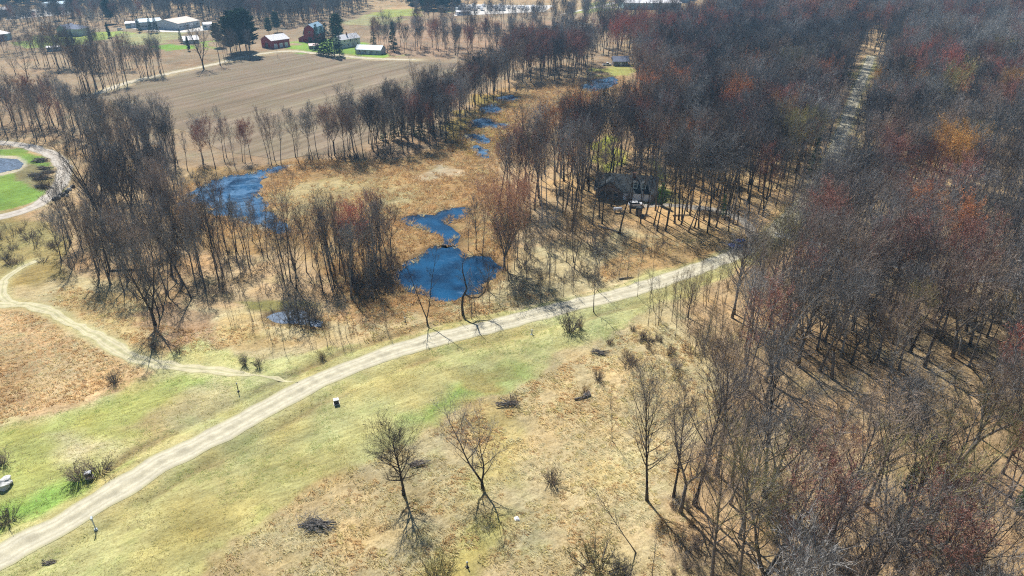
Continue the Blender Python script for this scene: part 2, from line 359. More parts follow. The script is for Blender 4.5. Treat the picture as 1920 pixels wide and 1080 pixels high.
    c = mixc(t, 1.0, c, ramp(t, n2, [(0.3, 0.78), (0.7, 1.0)]), 'MULTIPLY')
    tint = ramp(t, n3, [(0.3, (1.0, 0.93, 0.80)), (0.55, (1, 1, 1)), (0.75, (0.90, 1.0, 0.85))])
    c = mixc(t, 1.0, c, tint, 'MULTIPLY'); n5 = noise(t, 2.4, 6, 0.8, v, 1.0); c = mixc(t, 1.0, c, ramp(t, n5, [(0.36, (0.56, 0.52, 0.42)), (0.5, (0.96, 0.95, 0.9)), (0.7, (1.0, 1.0, 1.0))]), 'MULTIPLY')
    t.links.new(c, b.inputs['Base Color']); b.inputs['Roughness'].default_value = 1; b.inputs['Specular IOR Level'].default_value = 0.1
    bump(t, b, n1, 0.55, 0.30)
    me.materials.append(m)
    o = link(bpy.data.objects.new('ground', me)); tag(o, kind='structure')
build_ground()

# ---------------------------------------------------------------- roads, paths, field, water
def ribbon(name, line, half, z, m, jit=0.25, step=1.5, taper=0, cross=8):
    L = [0]; 
    for a, b in zip(line[:-1], line[1:]): L.append(L[-1] + np.hypot(*(b - a)))
    L = np.array(L); n = max(4, int(L[-1] / step)); t = np.linspace(0, L[-1], n)
    x = np.interp(t, L, line[:, 0]); y = np.interp(t, L, line[:, 1])
    tx = np.gradient(x); ty = np.gradient(y); q = np.hypot(tx, ty); nx, ny = -ty / q, tx / q
    mb = MB(); vs = []
    for i in range(n):
        h = half * (min(1, (n - 1 - i) / taper) if taper else 1) + 0.02
        l = h + (float(vn(x[i], y[i], 2.5, 31)) - 0.5) * jit * 2; r = h + (float(vn(x[i], y[i], 2.5, 32)) - 0.5) * jit * 2
        for k in range(cross + 1):
            f = k / cross; o = -l + (l + r) * f
            vs.append((x[i] + nx[i] * o, y[i] + ny[i] * o, z - (0.03 if k in (0, cross) else 0)))
    c = cross + 1
    if name != 'dirt_road':
        arr = np.array(vs); arr[:, 2] += hz(arr[:, 0], arr[:, 1]); vs = arr.tolist()
    mb.add(vs, [(i * c + k, i * c + k + 1, (i + 1) * c + k + 1, (i + 1) * c + k) for i in range(n - 1) for k in range(cross)])
    me = mb.mesh(name, m, True)
    at = me.attributes.new('across', 'FLOAT', 'POINT'); at.data.foreach_set('value', [abs(2 * k / cross - 1) for i in range(n) for k in range(c)])
    return tag(link(bpy.data.objects.new(name, me)), kind='structure')
def dirt(name, base, track, edge, scale=1.0):
    m, t, b = nodes(name); v = objco(t)
    a = N(t, 'ShaderNodeAttribute', attribute_name='across')
    n1 = noise(t, 0.5 * scale, 5, 0.65, v); n2 = noise(t, 7, 3, 0.7, v); n3 = noise(t, 0.25, 3, 0.5, objco(t, (1, 1, 1)))
    ad = N(t, 'ShaderNodeMath', operation='ADD'); t.links.new(a.outputs['Fac'], ad.inputs[0])
    sc = N(t, 'ShaderNodeMath', operation='MULTIPLY_ADD'); sc.inputs[1].default_value = 0.35; sc.inputs[2].default_value = -0.175; t.links.new(n1, sc.inputs[0])
    t.links.new(sc.outputs[0], ad.inputs[1])
    c = ramp(t, ad.outputs[0], [(0.0, tuple(x * 0.86 for x in base)), (0.18, base), (0.36, track), (0.52, base), (0.66, track), (0.82, base), (0.97, edge)])
    c = mixc(t, 1.0, c, ramp(t, n1, [(0.3, 0.72), (0.6, 1.0)]), 'MULTIPLY')
    c = mixc(t, 1.0, c, ramp(t, n2, [(0.3, 0.78), (0.7, 1.0)]), 'MULTIPLY')
    t.links.new(c, b.inputs['Base Color']); b.inputs['Roughness'].default_value = 0.95; b.inputs['Specular IOR Level'].default_value = 0.2
    bump(t, b, n2, 0.3, 0.05); return m
ribbon('dirt_road', ROAD, 2.6, 0.06, dirt('road_gravel', (0.57, 0.52, 0.37), (0.68, 0.63, 0.47), (0.47, 0.44, 0.25)), 0.4)
mp_ = dirt('mown_track', (0.56, 0.52, 0.30), (0.68, 0.61, 0.41), (0.55, 0.50, 0.26))
ribbon('grass_path', PATH, 1.35, 0.05, mp_, 0.8, taper=14); ribbon('grass_path', SPUR, 0.95, 0.055, mp_, 0.4)
ribbon('dirt_track', LOOP, 2.5, 0.05, dirt('track_gravel', (0.52, 0.46, 0.38), (0.62, 0.57, 0.49), (0.44, 0.38, 0.26)), 0.6)
ribbon('driveway', DRIVE, 1.9, 0.07, dirt('drive_gravel', (0.40, 0.42, 0.42), (0.46, 0.47, 0.46), (0.34, 0.30, 0.22)), 0.3)
ribbon('driveway', YARD, 1.6, 0.065, dirt('yard_gravel', (0.37, 0.33, 0.27), (0.42, 0.38, 0.31), (0.42, 0.30, 0.18)), 0.6)
ribbon('farm_lane', FARMROAD, 2.6, 0.08, dirt('lane_gravel', (0.60, 0.52, 0.37), (0.66, 0.60, 0.46), (0.5, 0.42, 0.24)), 0.8)

def sheet(name, pl, z, m, kind='structure'):
    mb = MB(); mb.add([(a, b, z) for a, b in pl], [tuple(range(len(pl)))])
    o = mb.build(name, m); return tag(o, kind=kind)
def field_mat():
    m, t, b = nodes('ploughed_soil')
    x0, y0 = gp(345, 225); x1, y1 = gp(640, 152); ang = math.atan2(y1 - y0, x1 - x0)
    v = stretch(t, 18.0, 1.0, ang); v2 = objco(t)
    f = noise(t, 0.11, 4, 0.65, v, 0.3); g = noise(t, 0.45, 3, 0.6, v); h = noise(t, 0.05, 4, 0.6, v2); k = noise(t, 1.2, 4, 0.7, v2)
    c = ramp(t, f, [(0.36, (0.24, 0.18, 0.125)), (0.5, (0.285, 0.222, 0.158)), (0.64, (0.35, 0.28, 0.20))])
    c = mixc(t, 1.0, c, ramp(t, g, [(0.36, 0.8), (0.6, 1.0)]), 'MULTIPLY')
    c = mixc(t, 1.0, c, ramp(t, h, [(0.35, (0.88, 0.92, 0.82)), (0.65, (1, 0.97, 0.93))]), 'MULTIPLY')
    c = mixc(t, 1.0, c, ramp(t, k, [(0.3, 0.8), (0.7, 1.0)]), 'MULTIPLY')
    t.links.new(c, b.inputs['Base Color']); b.inputs['Roughness'].default_value = 1; b.inputs['Specular IOR Level'].default_value = 0.1
    bump(t, b, g, 0.5, 0.3); return m
fp = []
for i in range(len(FIELD)):
    a = FIELD[i]; b = FIELD[(i + 1) % len(FIELD)]; n = max(1, int(np.hypot(*(b - a)) / 6))
    for k in range(n):
        p = a + (b - a) * k / n; fp.append((p[0] + random.Random(i * 99 + k).uniform(-1.5, 1.5), p[1] + random.Random(i * 77 + k).uniform(-1.5, 1.5)))
sheet('ploughed_field', fp, 0.06, field_mat())
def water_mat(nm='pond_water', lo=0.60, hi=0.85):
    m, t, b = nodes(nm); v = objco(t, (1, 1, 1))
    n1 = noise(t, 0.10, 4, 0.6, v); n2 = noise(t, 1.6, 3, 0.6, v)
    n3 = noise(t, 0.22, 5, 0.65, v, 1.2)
    c = mixc(t, ramp(t, n3, [(lo, 0.0), (hi, 1.0)]), ramp(t, n1, [(0.38, (0.004, 0.024, 0.06)), (0.62, (0.010, 0.075, 0.17))]), (0.10, 0.20, 0.33))  # reflected sky blue and its paler patches are painted into the base colour
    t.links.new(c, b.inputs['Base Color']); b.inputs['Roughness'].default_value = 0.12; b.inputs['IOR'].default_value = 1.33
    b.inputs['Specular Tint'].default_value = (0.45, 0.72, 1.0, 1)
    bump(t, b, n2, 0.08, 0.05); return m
WM = water_mat(); WM2 = water_mat('sky_patch_water', 0.40, 0.62); M_J = mat('puddle_sheen', (0.13, 0.17, 0.23), 0.2, 0.35, 0.8)  # second water carries more of the painted sky-reflection patches
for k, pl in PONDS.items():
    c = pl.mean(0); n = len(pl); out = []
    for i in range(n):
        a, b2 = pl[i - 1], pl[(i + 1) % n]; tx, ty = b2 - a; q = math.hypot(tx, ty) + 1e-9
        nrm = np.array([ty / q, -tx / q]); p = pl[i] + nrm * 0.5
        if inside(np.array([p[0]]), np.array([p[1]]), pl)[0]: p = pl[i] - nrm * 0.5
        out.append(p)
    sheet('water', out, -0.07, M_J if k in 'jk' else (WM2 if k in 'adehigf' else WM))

# ---------------------------------------------------------------- tree growing
def rperp(rg, d):
    while True:
        v = Vector((rg.uniform(-1, 1), rg.uniform(-1, 1), rg.uniform(-1, 1))); v = v - d * v.dot(d)
        if v.length > 0.15: return v.normalized()
def turn(rg, d, ang, upbias=0.0):
    v = (d * math.cos(ang) + rperp(rg, d) * math.sin(ang)); v.z += upbias; return v.normalized()
class Tris:
    def __init__(s): s.v = []
    def spike(s, rg, a, b, w):
        d = (b - a)
        if d.length < 1e-4: return
        p = rperp(rg, d.normalized()) * (w / 2); s.v += [a - p, a + p, b]
    def taper(s, rg, a, b, w0, w1):
        d = (b - a)
        if d.length < 1e-4: return
        p = rperp(rg, d.normalized()); q0 = p * (w0 / 2); q1 = p * (w1 / 2)
        s.v += [a - q0, a + q0, b + q1, a - q0, b + q1, b - q1]
    def arrays(s):
        v = np.array([(p.x, p.y, p.z) for p in s.v]); return v, np.arange(len(v)).reshape(-1, 3)
def path(rg, p, d, L, n, wander, up):
    pts = [p.copy()]; d = d.copy()
    for i in range(n):
        d = (d + Vector((rg.uniform(-1, 1), rg.uniform(-1, 1), rg.uniform(-1, 1))) * wander + Vector((0, 0, up))).normalized()
        p = p + d * (L / n); pts.append(p)
    return pts
def along(pts, t):
    f = t * (len(pts) - 1); i = min(int(f), len(pts) - 2); f -= i
    return pts[i].lerp(pts[i + 1], f), (pts[i + 1] - pts[i]).normalized()
def fine(rg, T, base, d, L, nsub, ntw, w, tw, up, bud=0):
    """secondary branch with its side twigs, as thin tapered slivers"""
    pts = path(rg, base, d, L, 3, 0.16, up)
    for i in range(3): T.taper(rg, pts[i], pts[i + 1], w * (1 - i / 3.4), w * (1 - (i + 1) / 3.4))
    for k in range(nsub):
        t = 0.15 + 0.85 * (k + rg.random()) / nsub; q, dd = along(pts, t)
        d2 = turn(rg, dd, rg.uniform(0.45, 0.95), up * 1.5); L2 = L * rg.uniform(0.32, 0.55) * (1.15 - 0.4 * t)
        e = q + d2 * L2 + Vector((0, 0, up * L2 * 0.5)); T.spike(rg, q, e, w * 0.6)
        for j in range(ntw):
            tt = rg.uniform(0.15, 1.0); q2 = q.lerp(e, tt); d3 = turn(rg, d2, rg.uniform(0.35, 0.9), 0.15)
            L3 = L2 * rg.uniform(0.3, 0.7); e2 = q2 + d3 * L3; T.spike(rg, q2, e2, tw)
            for _ in range(bud):
                c = q2.lerp(e2, rg.uniform(0.3, 1.05)); o = rperp(rg, d3) * 0.09
                T.v += [c - o, c + o, c + Vector((rg.uniform(-.12, .12), rg.uniform(-.12, .12), rg.uniform(.05, .16)))]
def grow(seed, H=20.0, clear=0.45, rad=3.8, nl=15, fork=0, r0=0.22, nsec=7, nsub=6, ntw=4, tw=0.028, w=0.05, up=0.12, wander=0.06, lean=0.0, bud=0, ang=(0.55, 0.95), top=0.97, low=0):
    rg = random.Random(seed); tr = MB(); T = Tris()
    d0 = Vector((rg.uniform(-.05, .05) + lean, rg.uniform(-.05, .05), 1)).normalized()
    stems = []
    if fork:
        base = path(rg, Vector((0, 0, 0)), d0, H * clear * 0.7, 3, wander, 0.0)
        tr.tube(base, [r0 * 1.35, r0 * 1.05, r0 * 0.97, r0 * 0.92], 7)
        a0 = rg.uniform(0, 6.28)
        for k in range(fork):
            a = a0 + 6.283 * k / fork + rg.uniform(-.4, .4); tl = rg.uniform(0.28, 0.55)
            dd = Vector((math.cos(a) * tl, math.sin(a) * tl, 1)).normalized()
            st = path(rg, base[-1] - Vector((0, 0, 0.1)), dd, H * (1 - clear * 0.7) * rg.uniform(0.82, 1.0), 7, wander * 1.6, 0.05)
            stems.append((st, r0 * 0.72, 0.12, nl // fork + 1))
    else:
        st = path(rg, Vector((0, 0, 0)), d0, H * 0.93, 8, wander, 0.10)
        stems.append((st, r0, clear, nl))
    for st, rr, cl, cnt in stems:
        n = len(st); rads = [rr * (1 - 0.86 * (i / (n - 1)) ** 0.9) for i in range(n)]
        if not fork: rads[0] *= 1.35
        tr.tube(st, rads, 6)
        az = rg.uniform(0, 6.28)
        for k in range(cnt):
            t = cl + (top - cl) * (k + rg.random() * 0.8) / cnt; q, dd = along(st, t); az += 2.4 + rg.uniform(-.5, .5)
            f = (t - cl) / (1 - cl); prof = math.sin(math.pi * min(1, 0.22 + 0.70 * f)) ** 0.8
            a = rg.uniform(*ang) * (1.1 - 0.45 * f)
            dl = Vector((math.cos(az) * math.sin(a), math.sin(az) * math.sin(a), math.cos(a)))
            L = rad * prof / max(0.55, math.sin(a)) * rg.uniform(0.75, 1.2) * (0.72 if fork else 1)
            rl = min(rr * (1 - 0.86 * t) * 0.62, L * 0.027 + 0.025)
            lp = path(rg, q, dl, L, 5, 0.13, up); tr.tube(lp, [rl * (1 - 0.85 * i / 5) for i in range(6)], 4, cap=False)
            for j in range(nsec):
                tt = 0.18 + 0.82 * (j + rg.random()) / nsec; q2, d2 = along(lp, tt)
                fine(rg, T, q2, turn(rg, d2, rg.uniform(0.4, 0.85), up), L * rg.uniform(0.34, 0.6) * (1.2 - 0.5 * tt), nsub, ntw, w, tw, up, bud)
        fine(rg, T, st[-1], dd, rad * 0.45, nsub, ntw, w, tw, up, bud)
    for k in range(low):      # dead side twigs on the bare stem
        t = rg.uniform(0.12, clear); q, dd = along(stems[0][0], t); a = rg.uniform(0, 6.28)
        d = Vector((math.cos(a), math.sin(a), 0.1)).normalized(); fine(rg, T, q, d, rg.uniform(0.8, 2.0), 3, 2, w * 0.8, tw, 0.0)
    return tr, T
def grow_shrub(seed, H=2.2, spread=1.6, n=26, tw=0.03, w=0.045, dens=6, up=0.05, ntw=4):
    rg = random.Random(seed); tr = MB(); T = Tris()
    for k in range(n):
        a = rg.uniform(0, 6.28); r = rg.random() ** 0.6; tl = r * spread / H * 1.1
        d = Vector((math.cos(a) * tl, math.sin(a) * tl, 1)).normalized(); L = H * rg.uniform(0.6, 1.05)
        st = path(rg, Vector((math.cos(a) * r * spread * 0.35, math.sin(a) * r * spread * 0.35, -0.05)), d, L, 4, 0.13, up)
        tr.tube(st, [w * 0.8, w * 0.7, w * 0.55, w * 0.4, w * 0.2], 3, cap=False)
        for j in range(dens):
            q, dd = along(st, rg.uniform(0.2, 1.0)); fine(rg, T, q, turn(rg, dd, rg.uniform(0.4, 0.9), 0.05), L * rg.uniform(0.25, 0.45), 3, ntw, w * 0.7, tw, 0.05)
    return tr, T
def grow_conifer(seed, H=16.0, rad=3.0, shape='spruce'):
    rg = random.Random(seed); tr = MB(); T = Tris()
    st = path(rg, Vector((0, 0, 0)), Vector((0, 0, 1)), H, 7, 0.012, 0.0)
    tr.tube(st, [H * 0.014 * (1 - 0.9 * i / 7) + 0.01 for i in range(8)], 6)
    if shape == 'spruce': n, c0 = int(H * 11), 0.06
    elif shape == 'cedar': n, c0 = int(H * 16), 0.03
    else: n, c0 = int(H * 12), 0.22
    for k in range(n):
        t = c0 + (0.99 - c0) * (k + rg.random()) / n; q, dd = along(st, t); f = (t - c0) / (1 - c0)
        if shape == 'pine': R_ = rad * (math.sin(math.pi * (0.2 + 0.74 * f)) ** 0.7) * rg.uniform(0.55, 1.15)
        elif shape == 'cedar': R_ = rad * (1 - f) ** 0.6 * rg.uniform(0.7, 1.05) * min(1, f * 6 + 0.5)
        else: R_ = rad * (1 - f) ** 0.85 * rg.uniform(0.75, 1.1) + 0.15
        a = rg.uniform(0, 6.28); dz = {'spruce': -0.12, 'cedar': 0.7, 'pine': 0.3}[shape]
        d = Vector((math.cos(a), math.sin(a), dz)).normalized(); L = R_
        e = q + d * L; T.taper(rg, q, e, 0.07, 0.02)
        for j in range(int(6 + L * 9)):
            tt = rg.random() ** 0.6; c = q.lerp(e, tt); s_ = rg.uniform(0.18, 0.42) * (1.8 if shape == 'pine' else 1)
            side = Vector((-d.y, d.x, 0)) * rg.uniform(-1, 1) * (0.15 + 0.3 * L * (1 - tt) * 0.6); c = c + side + Vector((0, 0, rg.uniform(-.12, .12)))
            dd2 = (d + side.normalized() * 0.6 + Vector((0, 0, rg.uniform(-.2, .5)))).normalized() if side.length > 0.01 else d
            p = rperp(rg, dd2) * s_ * 0.33; T.v += [c - p, c + p, c + dd2 * s_ * 1.4]
    return tr, T

def twigmat(name, col, rnd=0.38): return mat(name, col, 0.9, 0.22, 0.6, rnd=rnd, spec=0.1)
BARK = {'grey': mat('bark_grey', (0.175, 0.155, 0.135), 0.95, 0.3, 2.5, rnd=0.25, spec=0.1), 'dark': mat('bark_dark', (0.07, 0.058, 0.048), 0.95, 0.3, 2.5, rnd=0.2, spec=0.1),
        'pale': mat('bark_pale', (0.36, 0.34, 0.30), 0.9, 0.25, 2.5, rnd=0.15, spec=0.1)}
TW = {'grey': twigmat('twigs_grey', (0.25, 0.24, 0.225)), 'brown': twigmat('twigs_brown', (0.27, 0.21, 0.165)), 'dark': twigmat('twigs_dark', (0.125, 0.112, 0.105)),
      'red': twigmat('buds_red', (0.43, 0.17, 0.12)), 'rose': twigmat('buds_dull_red', (0.33, 0.165, 0.125)), 'peach': twigmat('buds_peach', (0.56, 0.33, 0.22)), 'orange': twigmat('buds_orange', (0.58, 0.26, 0.11)), 'gold': twigmat('buds_gold', (0.58, 0.34, 0.11)),
      'pale': twigmat('twigs_pale', (0.33, 0.32, 0.30)), 'olive': twigmat('twigs_olive', (0.27, 0.24, 0.10)), 'tan': twigmat('twigs_tan', (0.36, 0.25, 0.12)),
      'bright': twigmat('buds_bright_red', (0.52, 0.13, 0.13)), 'green': twigmat('needles_green', (0.045, 0.10, 0.035)), 'deep': twigmat('needles_deep_green', (0.02, 0.07, 0.05)),
      'leafy': twigmat('young_leaves', (0.12, 0.24, 0.05))}
def tri_mesh(name, T, m):
    v, f = T.arrays(); me = bpy.data.meshes.new(name)
    me.vertices.add(len(v)); me.vertices.foreach_set('co', v.ravel()); me.loops.add(f.size); me.loops.foreach_set('vertex_index', f.ravel())
    me.polygons.add(len(f)); me.polygons.foreach_set('loop_start', np.arange(0, f.size, 3)); me.update(); me.materials.append(m); return me
class Form:          # one grown shape; hands out trunk/crown meshes in any bark and twig colour
    def __init__(s, name, g, bark='grey'): s.name = name; s.tr, s.T = g; s.bark = bark; s.cache = {}; s.z = max([p.z for p in s.T.v] + [1])
    def meshes(s, col, bark=None):
        bark = bark or s.bark; k = (col, bark)
        if ('t', bark) not in s.cache: s.cache[('t', bark)] = s.tr.mesh(s.name + '_trunk', BARK[bark], True)
        if ('c', col) not in s.cache:
            if s.cache.get('c0'): me = s.cache['c0'].copy(); me.materials[0] = TW[col]
            else: me = tri_mesh(s.name + '_crown', s.T, TW[col]); s.cache['c0'] = me
            s.cache[('c', col)] = me
        return s.cache[('t', bark)], s.cache[('c', col)]
    def joined(s, col, bark=None):
        k = ('j', col, bark or s.bark)
        if k not in s.cache:
            v, f = s.T.arrays(); n = len(s.tr.v); me = bpy.data.meshes.new(s.name + '_whole')
            fs = list(s.tr.f) + [tuple(int(i) + n for i in x) for x in f]
            me.from_pydata(list(s.tr.v) + v.tolist(), [], fs); me.materials.append(BARK[bark or s.bark]); me.materials.append(TW[col])
            me.polygons.foreach_set('material_index', [0] * len(s.tr.f) + [1] * len(f)); me.update(); s.cache[k] = me
        return s.cache[k]
def plant(name, form, x, y, scale, rz, col, label, cat, group=None, bark=None, parts=('trunk', 'crown'), z=None, tilt=None):
    z = float(hz(np.array([x]), np.array([y]))[0]) - 0.03 if z is None else z
    e = empty(name, (x, y, z), rz, scale)
    if tilt: e.rotation_euler = (tilt[0], tilt[1], rz)
    a, b = form.meshes(col, bark); link(bpy.data.objects.new(parts[0], a), e); link(bpy.data.objects.new(parts[1], b), e)
    return tag(e, label, cat, group)
QF = 1.0
NEAR = [Form('tall_tree', grow(11 + i, 20, c, r, n, r0=0.26, nsec=7, nsub=6, ntw=4, tw=0.026, w=0.055, low=8)) for i, (c, r, n) in enumerate([(0.40, 4.6, 19), (0.46, 4.4, 17), (0.34, 5.2, 20), (0.5, 3.6, 15)])]
NEAR += [Form('forked_tree', grow(31 + i, 20, 0.4, 6.0, 20, fork=f, r0=0.27, nsec=7, nsub=6, ntw=4, tw=0.027, w=0.055)) for i, f in enumerate([2, 3])]
NEAR += [Form('spreading_tree', grow(41, 19, 0.3, 6.0, 22, r0=0.27, nsec=8, nsub=6, ntw=4, tw=0.030, w=0.055, up=0.08))]
BUD = [Form('budding_tree', grow(51 + i, 19, c, r, 15, nsec=8, nsub=6, ntw=4, tw=0.03, w=0.05, bud=1)) for i, (c, r) in enumerate([(0.4, 4.4), (0.45, 5.0)])]
SLN = [Form('slender_tree', grow(151 + i, 20, c, r, 17, r0=0.17, nsec=7, nsub=5, ntw=3, tw=0.032, w=0.05, ang=(0.4, 0.75), low=14)) for i, (c, r) in enumerate([(0.34, 2.6), (0.42, 2.2), (0.28, 3.0)])]
HIGH = [Form('high_crowned_tree', grow(156 + i, 23, 0.58, 3.6, 15, nsec=8, nsub=6, ntw=4, tw=0.032, w=0.055, low=10)) for i in range(2)]
FAR = [Form('far_tree', grow(61 + i, 20, c, r, n, nsec=8, nsub=6, ntw=4, tw=0.048, w=0.085)) for i, (c, r, n) in enumerate([(0.45, 5.2, 17), (0.52, 4.8, 15), (0.42, 6.0, 18), (0.5, 4.2, 15)])]
FAR += [Form('far_forked_tree', grow(71, 20, 0.45, 6.0, 19, fork=2, nsec=9, nsub=6, ntw=4, tw=0.06, w=0.08))]
SAP = [Form('sapling', grow(81 + i, 9, 0.25, 1.3, 14, r0=0.06, nsec=4, nsub=3, ntw=2, tw=0.02, w=0.025, ang=(0.35, 0.7))) for i in range(4)]
OPEN = [Form('open_tree', grow(91 + i, 11, 0.18, 4.2, 18, r0=0.2, nsec=7, nsub=5, ntw=4, tw=0.022, w=0.04, ang=(0.6, 1.15), wander=0.10)) for i in range(2)]
SHR = [Form('shrub', grow_shrub(101 + i, h, s_, n)) for i, (h, s_, n) in enumerate([(2.2, 1.7, 34), (2.6, 1.3, 28), (1.7, 2.0, 34)])]
BRUSH = [Form('brush', grow_shrub(111 + i, h, s_, 12, tw=0.035, w=0.05, dens=4)) for i, (h, s_) in enumerate([(3.0, 2.2), (3.6, 1.8), (2.3, 2.6)])]
SPR = [Form('spruce', grow_conifer(121 + i, 15, 2.9)) for i in range(2)]
PINE = [Form('pine', grow_conifer(131 + i, 21, 5.4, 'pine')) for i in range(2)]
CED = [Form('cedar', grow_conifer(141, 7, 1.3, 'cedar'))]

# ---------------------------------------------------------------- scattered stuff: one object each, geometry-nodes instances
def scatter(name, protos, pts, label, cat):
    """pts: rows x, y, z, rotz, scale, proto index"""
    if not len(pts): return
    pts = np.array(pts, float); col = bpy.data.collections.new(name + '_kinds')
    for i, me in enumerate(protos): col.objects.link(bpy.data.objects.new('%s_kind_%02d' % (name, i), me))
    me = bpy.data.meshes.new(name); me.vertices.add(len(pts)); me.vertices.foreach_set('co', pts[:, :3].ravel())
    rot = np.zeros((len(pts), 3)); rg = np.random.RandomState(5); rot[:, 2] = pts[:, 3]; rot[:, :2] = rg.normal(0, 0.035, (len(pts), 2))
    scl = np.repeat(pts[:, 4:5], 3, 1) * np.stack([rg.uniform(.88, 1.12, len(pts)), rg.uniform(.88, 1.12, len(pts)), rg.uniform(.9, 1.1, len(pts))], 1)
    a = me.attributes.new('rot', 'FLOAT_VECTOR', 'POINT'); a.data.foreach_set('vector', rot.ravel())
    a = me.attributes.new('scl', 'FLOAT_VECTOR', 'POINT'); a.data.foreach_set('vector', scl.ravel())
    a = me.attributes.new('pick', 'INT', 'POINT'); a.data.foreach_set('value', pts[:, 5].astype(np.int32))
    ng = bpy.data.node_groups.new(name + '_nodes', 'GeometryNodeTree')
    ng.interface.new_socket('Geometry', in_out='INPUT', socket_type='NodeSocketGeometry'); ng.interface.new_socket('Geometry', in_out='OUTPUT', socket_type='NodeSocketGeometry')
    gi = ng.nodes.new('NodeGroupInput'); go = ng.nodes.new('NodeGroupOutput'); ip = ng.nodes.new('GeometryNodeInstanceOnPoints'); ci = ng.nodes.new('GeometryNodeCollectionInfo')
    ci.inputs['Collection'].default_value = col; ci.inputs['Separate Children'].default_value = True; ci.inputs['Reset Children'].default_value = True
    L = ng.links.new; L(gi.outputs[0], ip.inputs['Points']); L(ci.outputs[0], ip.inputs['Instance']); ip.inputs['Pick Instance'].default_value = True
    for nm, ty, so_ in (('pick', 'INT', 'Instance Index'), ('rot', 'FLOAT_VECTOR', 'Rotation'), ('scl', 'FLOAT_VECTOR', 'Scale')):
        na = ng.nodes.new('GeometryNodeInputNamedAttribute'); na.data_type = ty; na.inputs[0].default_value = nm
        L(next(o for o in na.outputs if o.enabled and o.name == 'Attribute'), ip.inputs[so_])
    L(ip.outputs[0], go.inputs[0])
    o = link(bpy.data.objects.new(name, me)); md = o.modifiers.new('scatter', 'NODES'); md.node_group = ng
    tag(o, label, cat, kind='stuff'); return o

# ---------------------------------------------------------------- where woods stand
HOUSES = [gp(1392, 478) + (11,), gp(1375, 505) + (8,), gp(1170, 362) + (13,), gp(1150, 352) + (8,), gp(1190, 390) + (3,), gp(1322, 306) + (9,), gp(1150, 128) + (16,), gp(1345, 122) + (11,), gp(520, 86) + (14,), gp(585, 72) + (14,),
          gp(655, 84) + (14,), gp(690, 100) + (14,), gp(270, 58) + (30,), gp(355, 52) + (22,), gp(128, 66) + (16,), gp(350, 76) + (12,), gp(1135, 268) + (13,), gp(1238, 360) + (6,), gp(1160, 399) + (3,), gp(1197, 402) + (3,)]
# colour spots: crown pixel centre, radii, colour, share
SPOTS = [(1415, 140, 32, 16, 'orange', .95), (1470, 220, 14, 8, 'gold', 1), (1360, 192, 45, 16, 'orange', .5), (1500, 205, 60, 22, 'rose', .5), (1490, 135, 28, 8, 'olive', .8),
         (1690, 158, 50, 14, 'gold', .95), (1800, 165, 40, 16, 'orange', .9), (1910, 168, 30, 9, 'gold', .9), (1785, 285, 42, 20, 'gold', .95), (1760, 118, 90, 14, 'red', .6),
         (1885, 140, 60, 16, 'red', .6), (1740, 325, 100, 28, 'rose', .6), (1545, 90, 14, 14, 'pale', 1), (1620, 30, 40, 20, 'dark', .3), (1850, 78, 140, 26, 'pale', .6), (1310, 48, 40, 18, 'red', .6), (1395, 58, 40, 10, 'red', .6),
         (1215, 62, 70, 18, 'red', .55), (1260, 90, 90, 25, 'rose', .4), (1190, 182, 20, 18, 'orange', 1), (1105, 182, 32, 12, 'red', .8), (1010, 205, 60, 14, 'rose', .8), (1070, 208, 22, 10, 'orange', .8),
         (860, 128, 26, 12, 'red', .9), (850, 200, 12, 26, 'rose', 1), (925, 150, 30, 25, 'rose', .3), (55, 155, 22, 14, 'red', .9), (8, 152, 14, 12, 'orange', .9), (60, 200, 60, 30, 'rose', .4),
         (430, 235, 60, 20, 'red', .6), (350, 240, 20, 20, 'rose', .9), (620, 205, 30, 25, 'rose', .6), (1000, 90, 60, 20, 'rose', .4), (1550, 250, 30, 40, 'pale', .4), (1400, 300, 90, 60, 'dark', .3), (1120, 230, 80, 50, 'dark', .3), (1700, 478, 62, 16, 'rose', .95),
         (1775, 498, 40, 14, 'red', .7), (1665, 650, 36, 24, 'rose', .6), (1895, 650, 40, 26, 'red', .6), (1530, 520, 60, 20, 'rose', .3), (1640, 270, 40, 40, 'rose', .4), (1500, 280, 30, 40, 'olive', .5), (1850, 700, 60, 40, 'rose', .3),
         (1400, 560, 40, 60, 'olive', .4), (1300, 600, 40, 40, 'tan', .5), (1450, 460, 50, 30, 'olive', .3), (1690, 200, 200, 60, 'dark', .35), (1400, 90, 200, 50, 'dark', .4), (655, 420, 18, 22, 'red', .4), (1230, 60, 60, 20, 'red', .3), (250, 190, 60, 20, 'olive', .3)]
def W(key, pts, sp, sc, mix, label, kind='tall', ex=None): return dict(key=key, pl=poly(pts), sp=sp, sc=sc, mix=mix, label=label, kind=kind, px=pts)
G1 = {'grey': 4.5, 'brown': 4, 'dark': 1.8, 'rose': 1.1, 'orange': .15, 'olive': .4}
